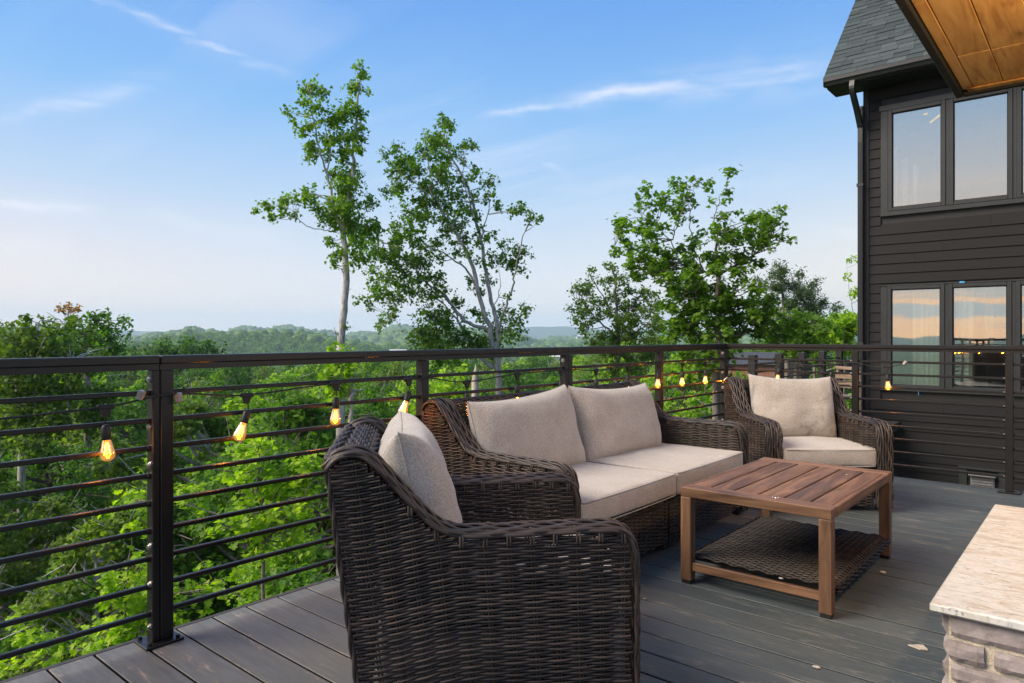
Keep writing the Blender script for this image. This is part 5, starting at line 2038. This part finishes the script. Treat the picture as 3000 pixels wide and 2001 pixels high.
hero('ragged_pine', 'ragged blue-green pine with two tops, right of the maple', 'tree', Z7, 26.0,
     [([(1590, 1700), (1580, 1150), (1560, 1000), (1540, 850), (1525, 715)], 0.12), ([(1750, 1700), (1755, 1150), (1735, 1040), (1690, 960), (1620, 890), (1560, 820)], 0.08), ([(1745, 1100), (1740, 1000), (1770, 900), (1800, 820)], 0.05),
      ([(1720, 1000), (1680, 900), (1655, 780)], 0.04), ([(1740, 1040), (1800, 1000), (1860, 1000)], 0.03)],
     [(1522, 735, 24), (1515, 770, 30), (1470, 800, 36), (1540, 800, 34), (1430, 870, 34), (1415, 830, 22), (1500, 880, 46), (1570, 880, 34), (1650, 800, 34), (1650, 860, 42), (1620, 920, 42), (1680, 930, 40), (1700, 850, 22), (1800, 830, 20), (1785, 860, 22),
      (1770, 890, 28), (1750, 940, 32), (1640, 1000, 50), (1720, 1010, 42), (1830, 980, 42), (1860, 1020, 32), (1790, 1050, 42), (1550, 960, 46), (1700, 1080, 46), (1520, 1050, 55), (1620, 1100, 55)],
     0.15, 'leaf_blue', [(0, 0), (0.12, 0.5), (0, 1.0), (-0.12, 0.5)], 'bark_grey', 6.5, 0.7, 25, 0.9, 0.15, -10)
hero('spreading_tree', 'spreading bright green tree between the maple and the house corner', 'tree', Z7, 19.0,
     [([(1640, 1700), (1640, 1300), (1640, 1180), (1620, 1080)], 0.09), ([(1640, 1260), (1760, 1180), (1850, 1120)], 0.035), ([(1640, 1280), (1500, 1180), (1420, 1120)], 0.035), ([(1640, 1200), (1700, 1090), (1740, 1040)], 0.02)],
     [(1420, 1110, 50), (1480, 1080, 44), (1540, 1060, 40), (1600, 1070, 50), (1660, 1090, 50), (1720, 1060, 44), (1760, 1110, 55), (1820, 1100, 50), (1860, 1060, 36), (1880, 1130, 40), (1450, 1170, 60), (1530, 1140, 60), (1610, 1150, 60), (1690, 1170, 60),
      (1770, 1190, 60), (1840, 1180, 55), (1480, 1240, 65), (1570, 1230, 65), (1660, 1250, 65), (1750, 1260, 65), (1840, 1250, 60), (1560, 1320, 65), (1680, 1330, 65), (1800, 1330, 65)],
     0.10, 'leaf_yellower', MAPLE, 'bark_grey', 1.25, 0.7, 41, 0.7, 0.6, -10)
hero('bushy_tree', 'low light-green bushy tree beside the house downspout', 'tree', Z7, 24.0,
     [([(1960, 1700), (1960, 1300), (1960, 1150), (1950, 1080)], 0.08), ([(1960, 1200), (2010, 1100), (2030, 1000), (2025, 900), (2032, 700)], 0.025), ([(1960, 1200), (1890, 1130), (1860, 1090)], 0.03)],
     [(1900, 1090, 46), (1960, 1060, 34), (2010, 1080, 46), (1880, 1150, 55), (1960, 1140, 55), (2020, 1150, 46), (1930, 1210, 50), (2020, 1220, 50), (1830, 1180, 46), (2030, 680, 14), (2032, 715, 16), (2028, 800, 18), (2020, 900, 30), (2035, 930, 28), (2020, 975, 16),
      (1800, 1240, 50), (2060, 1100, 40), (2080, 1180, 50), (1900, 1290, 60), (2020, 1300, 60), (1850, 1120, 50), (1800, 1160, 55), (1760, 1200, 55), (1980, 1100, 50), (1930, 1080, 40)],
     0.11, 'leaf_bright', MAPLE, 'bark_grey', 1.9, 0.6, 26, 0.8, 0.5, -10)
Z8 = (0, 800, 1100 / 2351)
hero('dark_oak', 'broad dark oak rising above the canopy at the far left', 'tree', Z8, 30.0,
     [([(560, 900), (540, 600), (520, 500), (560, 400), (600, 300)], 0.16), ([(530, 520), (440, 420), (400, 320)], 0.07), ([(540, 460), (640, 400), (700, 320)], 0.07), ([(560, 400), (500, 330), (430, 250)], 0.05)],
     [(640, 255, 42), (560, 280, 46), (690, 300, 42), (730, 345, 30), (600, 330, 50), (500, 330, 50), (460, 290, 34), (640, 340, 50), (690, 380, 46), (560, 400, 60), (640, 420, 60), (480, 400, 60), (540, 460, 70), (640, 490, 70), (460, 480, 60), (720, 430, 30), (700, 480, 40), (400, 340, 44), (600, 560, 80), (480, 560, 80), (700, 560, 70)],
     0.20, 'leaf_deep', OVAL, 'bark_grey', 1.7, 1.0, 27, 0.8, 0.5, -14)
hero('orange_lit_tree', 'sparse tree with orange-lit top leaves above the dark oak', 'tree', Z8, 34.0,
     [([(430, 900), (430, 500), (420, 300), (430, 230)], 0.10), ([(425, 300), (380, 240), (370, 220)], 0.03)],
     [(430, 205, 26), (460, 210, 20), (385, 220, 18), (430, 235, 24), (400, 245, 18), (475, 235, 14)],
     0.16, 'leaf_orange_lit', OVAL, 'bark_grey', 1.3, 0.5, 28, 0.6, 0.4, -14)
hero('mottled_tree', 'light mottled green tree at the left edge above the railing', 'tree', Z8, 21.0,
     [([(130, 1500), (110, 800), (80, 560), (70, 400), (40, 320)], 0.13), ([(100, 700), (200, 500), (250, 330), (270, 290)], 0.07), ([(240, 900), (260, 640), (330, 480), (420, 400)], 0.06), ([(30, 380), (50, 330), (75, 305)], 0.03), ([(430, 560), (480, 500), (540, 460)], 0.04)],
     [(240, 295, 42), (300, 315, 46), (210, 350, 50), (160, 380, 42), (100, 380, 55), (60, 350, 38), (20, 380, 42), (320, 380, 60), (240, 410, 70), (150, 440, 76), (50, 450, 76), (380, 410, 46), (420, 450, 50), (330, 470, 76), (230, 500, 80), (120, 530, 80), (20, 540, 80), (400, 520, 60), (480, 500, 36),
      (300, 560, 80), (200, 620, 90), (80, 640, 90), (340, 650, 90), (450, 620, 80), (550, 600, 60), (150, 740, 100), (300, 760, 100), (30, 760, 90), (430, 740, 90), (560, 720, 80), (220, 880, 110), (80, 900, 110), (380, 890, 110), (530, 850, 90), (650, 780, 80), (20, 1020, 110), (180, 1040, 120), (340, 1030, 110), (500, 980, 100), (640, 930, 90)],
     0.135, 'leaf_olive', MAPLE, 'bark_pale', 1.2, 1.2, 29, 0.85, 0.4, -13)
hero('round_crowned_tree', 'green round-crowned tree just above the rail, left of the slender tree', 'tree', Z8, 85.0,
     [([(1100, 900), (1100, 600), (1100, 500), (1150, 450)], 0.3), ([(1100, 560), (980, 480), (950, 450)], 0.15), ([(1100, 560), (1280, 480), (1320, 450)], 0.15)],
     [(950, 440, 34), (1060, 460, 44), (1130, 450, 40), (1180, 430, 34), (1240, 450, 40), (1320, 445, 36), (900, 490, 46), (1000, 500, 56), (1100, 500, 56), (1200, 490, 56), (1300, 490, 50), (1340, 470, 24), (1400, 480, 24), (1050, 560, 70), (1180, 560, 70), (1300, 560, 60), (920, 560, 60), (800, 500, 50), (760, 520, 40)],
     0.55, 'leaf_deep', RHOMB, 'bark_grey', 2.0, 2.0, 30, 0.8, 0.5, -20, twig=0.03)
hero('ivy_stump_tree', 'bright ivy-wrapped stump with a broken grey limb below the slender tree', 'tree', Z8, 15.0,
     [([(2180, 1500), (2190, 1000), (2195, 850), (2200, 700)], 0.10), ([(2195, 800), (2215, 745), (2260, 738)], 0.07)],
     [(2090, 470, 40), (2130, 490, 36), (2060, 560, 46), (2130, 570, 50), (2060, 640, 60), (2140, 660, 60), (2190, 620, 40), (2060, 720, 55), (2130, 740, 50), (2200, 590, 36), (2030, 690, 40), (2100, 800, 50), (2180, 560, 30)],
     0.10, 'leaf_bright', MAPLE, 'dead_wood', 1.3, 0.3, 31, 0.8, 0.55, -10)
# bright young maples close below the railing
hero('young_maple', 'bright yellow-green young maple below the railing, left of the near armchair', 'tree', (400, 1000, 700 / 2195), 10.5,
     [([(1150, 2600), (1130, 1800), (1120, 1300), (1140, 950)], 0.04), ([(1130, 1500), (1000, 1250), (960, 1000)], 0.02), ([(1130, 1700), (1300, 1350), (1420, 1150)], 0.025), ([(1130, 1900), (850, 1550), (600, 1350)], 0.025), ([(1130, 1900), (1500, 1500), (1650, 1250)], 0.025)],
     [(1140, 930, 55), (1110, 1000, 70), (960, 980, 60), (900, 1040, 50), (1160, 1060, 60), (1050, 1060, 40), (1090, 1160, 60), (1150, 1200, 80), (1010, 1230, 70), (960, 1270, 50), (600, 1330, 80), (700, 1310, 50), (530, 1360, 50), (1380, 1230, 80), (1310, 1260, 60), (1460, 1180, 80), (1560, 1110, 70), (1620, 1060, 60), (1660, 1200, 70), (1560, 1240, 90), (1450, 1330, 90), (1600, 1350, 90),
      (1150, 1370, 70), (1080, 1400, 50), (1250, 1440, 90), (1380, 1450, 90), (1520, 1460, 100), (1650, 1460, 80), (1080, 1500, 90), (950, 1470, 50), (1200, 1540, 100), (1350, 1560, 100), (1500, 1580, 100), (1640, 1600, 90), (680, 1520, 50), (1000, 1600, 90), (1150, 1680, 100), (1300, 1700, 100), (1450, 1720, 100), (1600, 1740, 100), (880, 1680, 80), (760, 1740, 80), (960, 1790, 90), (1120, 1820, 100), (1280, 1850, 100), (1440, 1860, 100)],
     0.115, 'leaf_bright', MAPLE, 'bark_grey', 0.9, 0.5, 32, 0.6, 0.7, -9)
hero('young_maple', 'yellow-green sapling foliage in the bottom left corner under the railing', 'tree', (0, 900, 1001 / 1424), 8.6,
     [([(520, 2200), (520, 1700), (540, 1300), (560, 900)], 0.035), ([(520, 1700), (420, 1500), (300, 1450)], 0.018), ([(520, 1800), (250, 1600), (60, 1450)], 0.02), ([(530, 1500), (600, 1200), (620, 700)], 0.018)],
     [(600, 640, 22), (620, 690, 20), (500, 800, 26), (550, 820, 28), (600, 850, 24), (620, 760, 20), (580, 910, 30), (620, 960, 26), (560, 1080, 40), (520, 1110, 40), (600, 1130, 40), (490, 1150, 30), (540, 1180, 44), (600, 1210, 44), (500, 1230, 44), (560, 1270, 44), (610, 1310, 40), (520, 1310, 40), (470, 1330, 30),
      (560, 1360, 40), (480, 1390, 30), (20, 1340, 40), (60, 1380, 44), (120, 1400, 36), (30, 1430, 44), (90, 1450, 36), (20, 1500, 44), (60, 1540, 36), (160, 1440, 30), (220, 1420, 30), (330, 1390, 30), (400, 1410, 30), (300, 1440, 26), (440, 1440, 26), (600, 1400, 30), (240, 1470, 26), (140, 1500, 30), (690, 1210, 40), (720, 1160, 40), (780, 1190, 44), (850, 1220, 44), (720, 1280, 36), (800, 1270, 40), (900, 1180, 44), (950, 1130, 40), (1000, 1180, 40)],
     0.10, 'leaf_bright', MAPLE, 'bark_grey', 0.85, 0.4, 33, 0.6, 0.7, -9)

# dead snag with a sharp broken top
b = MB()
c0 = at(1391, 1066, 17.0)
b.tube([(0, 0, 0), (0.02, 0.0, 6), (0.0, 0.02, 9.6), (0.01, 0, 10.0), (0.03, 0, 10.25), (0.035, 0, 10.42)], [0.16, 0.11, 0.095, 0.09, 0.045, 0.004], 8)
o = b.build('dead_snag', 'dead_wood', None, True, (c0[0], c0[1], c0[2] - 10.42))
tag(o, 'pale dead snag with a sharp broken top behind the railing', 'dead tree')

# ---------------------------------------------------------------- the forest below
PROTO = [forest_proto(101, 10, 3.0, 60, 7200, 0.24, 'leaf_green', OVAL),
         forest_proto(102, 10, 2.6, 54, 6400, 0.22, 'leaf_deep', RHOMB, base=0.25),
         forest_proto(103, 10, 3.2, 58, 6600, 0.22, 'leaf_olive', OVAL, 'bark_pale', clump=0.15),
         forest_proto(104, 10, 2.8, 56, 7000, 0.23, 'leaf_bright', OVAL),
         forest_proto(105, 10, 2.4, 50, 6000, 0.21, 'leaf_green', RHOMB, 'bark_pale', base=0.35, clump=0.19)]
NEARP = [forest_proto(201, 10, 3.0, 80, 15000, 0.155, 'leaf_green', MAPLE, 'bark_grey', 0.2, clump=0.15),
         forest_proto(202, 10, 2.7, 80, 14000, 0.150, 'leaf_olive', MAPLE, 'bark_pale', 0.2, clump=0.15),
         forest_proto(203, 10, 2.8, 80, 15000, 0.155, 'leaf_deep', OVAL, 'bark_dark', 0.2, clump=0.16),
         forest_proto(204, 10, 2.6, 70, 11000, 0.145, 'leaf_bright', MAPLE, 'bark_grey', 0.3, clump=0.17, up=0.65)]
KIND = {'leaf_green': 'mid green', 'leaf_deep': 'deep green', 'leaf_olive': 'olive green', 'leaf_bright': 'yellow-green'}
g = np.random.default_rng(77)
spots = []
for d0, d1, sp in ((9.5, 34, 3.5), (34, 75, 5.4), (75, 190, 10.5)):
    d = d0
    while d < d1:
        half0, half1 = math.atan(-1750 / FPX), math.atan(1050 / FPX)
        na = max(1, int((half1 - half0) * d / sp))
        for i in range(na):
            a = half0 + (half1 - half0) * (i + g.uniform(0.1, 0.9)) / na
            dd = d + g.uniform(-0.4, 0.4) * sp
            lat = math.tan(a) * dd
            spots.append((dd, lat))
        d += sp * 0.86
made = 0
for dd, lat in spots:
    x, y = FX * dd + RX * lat, FY * dd + RY * lat
    px = 1500 + FPX * lat / dd
    if x > -5.4 and y < 7:
        continue
    if y > 6.6 and x > -6.0:
        continue
    if made >= 292:
        break
    if dd < 16:
        line, hi, lo = 1290 + 420 * (16 - dd) / 6.5, 0.0, 2.8
    elif dd < 34:
        line, hi, lo = 1075, 0.6, 4.0
    elif dd < 75:
        line, hi, lo = 1050, 0.2, 4.0
    else:
        line, hi, lo = 1030, 0.0, 3.5
    if px > 1750 and dd > 16:
        line -= 45
    zt = EYE - (line - 983) / FPX * dd - g.uniform(hi, lo)
    gz = ground_z(x, y) - 0.3
    H = zt - gz
    if H < 2.5:
        continue
    if dd < 32:
        pr = NEARP[([0, 1, 2, 0, 2, 1, 2, 0] if px < 700 else [0, 1, 3, 0, 2, 1, 3, 0])[int(g.integers(8))]]
        if px < 650 and g.uniform() < 0.5:
            pr = NEARP[1]
    else:
        pr = PROTO[[0, 1, 2, 3, 4, 0, 3, 1][int(g.integers(8))]]
    s = H / 10.0 / 1.03
    wd = min(max(s, 0.75), 1.35) * g.uniform(0.9, 1.2) * (1.0 if dd < 75 else 1.5)
    kd = KIND[pr[1].materials[0].name]
    side = ('left of the thick post' if px < 470 else 'between thick post and near armchair' if px < 980 else 'behind the sofa' if px < 1700 else 'toward the railing corner')
    where = 'close below the railing' if dd < 34 else ('in the middle of the valley canopy' if dd < 75 else 'in the distant valley canopy')
    plant(pr, (x, y, gz), (wd, wd, s), g.uniform(0, 6.28), f'{kd} tree {where}, {side}', 'broadleaf_tree', f'{kd} trees {where}, {side}')
    made += 1

# leafless grey trees standing in the woods
for dd, px, zt, sd, lab in ((19.0, 905, -1.6, 301, 'leafless grey tree between the thick rail post and the near armchair'),):
    tm, cm = forest_proto(sd, 10, 2.2, 30, 30, 0.02, 'leaf_olive', RHOMB, 'bark_grey', base=0.35, clump=0.3)
    c0 = at(px, 983, dd)
    gz = ground_z(c0[0], c0[1]) - 0.3
    root = thing('bare_tree', lab, 'dead tree', (c0[0], c0[1], gz), rnd.uniform(0, 6))
    root.scale = (0.8, 0.8, (zt + EYE - gz) / 10.0)
    link('trunk', tm, root)

# far woods: past the trees one can count
b = MB()
cs_, rs_ = [], []
r = 200.0
while r < 900:
    sp = 8.5 + r * 0.004
    a = math.atan(-1700 / FPX)
    while a < math.atan(1000 / FPX):
        rr = r + g.uniform(-0.5, 0.5) * sp
        lat = math.tan(a + g.uniform(-0.4, 0.4) * sp / r) * rr
        x, y = FX * rr + RX * lat, FY * rr + RY * lat
        rc = sp * g.uniform(0.5, 0.8)
        cs_.append((x, y, ground_z(x, y) + 6.5 + g.uniform(-1.5, 3.5), rc))
        a += sp / r
    r += sp * 0.9
cs_ = np.array(cs_)
k = 46
P = np.repeat(cs_[:, :3], k, 0)
off = g.normal(0, 1, (len(P), 3))
off /= np.linalg.norm(off, axis=1)[:, None]
off[:, 2] = np.abs(off[:, 2]) * 1.1 - 0.35
P = P + off * np.repeat(cs_[:, 3], k)[:, None] * (g.uniform(0.6, 1.0, len(P)))[:, None]
V, F = leaf_arrays(P, 1.0, g, RHOMB, 0.35, off, 0.1, 0.1)
s_ = np.repeat(np.repeat(cs_[:, 3], k) * 0.52, 4)
ctr = np.repeat(P, 4, 0)
V = ctr + (V - ctr) * s_[:, None]
b.add(V, F)
tag(b.build('valley_woods', 'leaf_far'), 'unbroken woodland covering the valley beyond the nearest trees', kind='stuff')

b = MB()
ico = bmesh_ico = None
ph_ = (1 + 5 ** 0.5) / 2
IV = np.array([(-1, ph_, 0), (1, ph_, 0), (-1, -ph_, 0), (1, -ph_, 0), (0, -1, ph_), (0, 1, ph_), (0, -1, -ph_), (0, 1, -ph_), (ph_, 0, -1), (ph_, 0, 1), (-ph_, 0, -1), (-ph_, 0, 1)]) / math.sqrt(1 + ph_ ** 2)
IF = np.array([(0, 11, 5), (0, 5, 1), (0, 1, 7), (0, 7, 10), (0, 10, 11), (1, 5, 9), (5, 11, 4), (11, 10, 2), (10, 7, 6), (7, 1, 8), (3, 9, 4), (3, 4, 2), (3, 2, 6), (3, 6, 8), (3, 8, 9), (4, 9, 5), (2, 4, 11), (6, 2, 10), (8, 6, 7), (9, 8, 1)])
cs_ = []
r = 880.0
while r < 3000:
    sp = 9 + r * 0.006
    a = math.atan(-1650 / FPX)
    while a < math.atan(1000 / FPX):
        rr = r + g.uniform(-0.5, 0.5) * sp
        lat = math.tan(a + g.uniform(-0.45, 0.45) * sp / r) * rr
        x, y = FX * rr + RX * lat, FY * rr + RY * lat
        cs_.append((x, y, ground_z(x, y) + 4 + g.uniform(-1.5, 4.5), sp * g.uniform(0.45, 0.85)))
        a += sp / r
    r += sp * 0.9
cs_ = np.array(cs_)
n = len(cs_)
jit = 1 + g.uniform(-0.28, 0.28, (n, 12, 1))
V = cs_[:, None, :3] + IV[None] * jit * cs_[:, 3][:, None, None] * np.array((1, 1, 0.85))
F = (np.arange(n)[:, None, None] * 12 + IF[None]).reshape(-1, 3)
b.add(V.reshape(-1, 3), F)
tag(b.build('hill_woods', 'leaf_far', None, True), 'hazy wooded hills far across the valley', kind='stuff')

# ---------------------------------------------------------------- far built things
py_ = thing('power_pylon', 'pale steel power pylon showing between the trees under the rail', 'pylon', tuple(at(645, 1125, 140.0) - np.array((0, 0, 4.0))))
for dxx in (-2.0, 2.0):
    MB().tube([(RX * dxx, RY * dxx, 0), (RX * dxx, RY * dxx, 7.2)], 0.13, 6).build('mast', 'pylon_steel', py_)
MB().tube([(-RX * 2.0, -RY * 2.0, 7.1), (RX * 2.0, RY * 2.0, 7.1)], 0.08, 5).build('cross_arm', 'pylon_steel', py_)
MB().tube([(-RX * 5.0, -RY * 5.0, 4.8), (RX * 5.0, RY * 5.0, 4.8)], 0.10, 5).build('cross_arm', 'pylon_steel', py_)
for q in (-4.6, -2.9, 0.0, 2.9, 4.6):
    MB().tube([(RX * q, RY * q, 4.7), (RX * q, RY * q, 3.2)], 0.10, 5).build('insulator', 'far_roof', py_)
MB().tube([(-RX * 2, -RY * 2, 1.0), (RX * 2, RY * 2, 3.6)], 0.06, 5).build('brace', 'pylon_steel', py_)


def far_house(px, py, d, w, h, label, wall, roof_, rz=0.3):
    p0 = at(px, py, d)
    ro = thing('distant_house', label, 'house', (p0[0], p0[1], p0[2] - h), YAW + rz)
    MB().box((0, 0, h / 2 - 2), (w, w * 0.6, h + 4)).build('wall', wall, ro)
    MB().prism([(-w * 0.35, h), (w * 0.35, h), (0, h + w * 0.14)], (w * 1.06, 0, 0), (-w * 0.53, 0, 0), (0, 1, 0), (0, 0, 1)).build('roof', roof_, ro)
    for i in range(4):
        MB().box((-w * 0.36 + i * w * 0.24, -w * 0.301, h * 0.55), (w * 0.09, 0.1, h * 0.3)).build('window', 'dark_roof', ro)
    return ro


far_house(1166, 1030, 700, 16, 4.5, 'white-roofed building in the far valley just above the rail', 'far_wall', 'far_roof', 0.1)
far_house(1700, 985, 2200, 26, 9, 'tiny pale building on the far hill near the leaning tree', 'far_wall', 'far_roof', 0.2)
far_house(1635, 1045, 420, 15, 4.0, 'pale house in the trees just under the rail near the third post', 'far_wall', 'far_roof', -0.2)
far_house(2160, 1064, 40, 4.6, 4.2, 'brick house with dark roof glimpsed through leaves behind the maple', 'brick_wall', 'dark_roof', -0.35)
far_house(2400, 1052, 46, 3.8, 6.0, 'dark neighbouring house behind the leaves beside the house corner', 'dark_trim', 'dark_roof', 0.2)
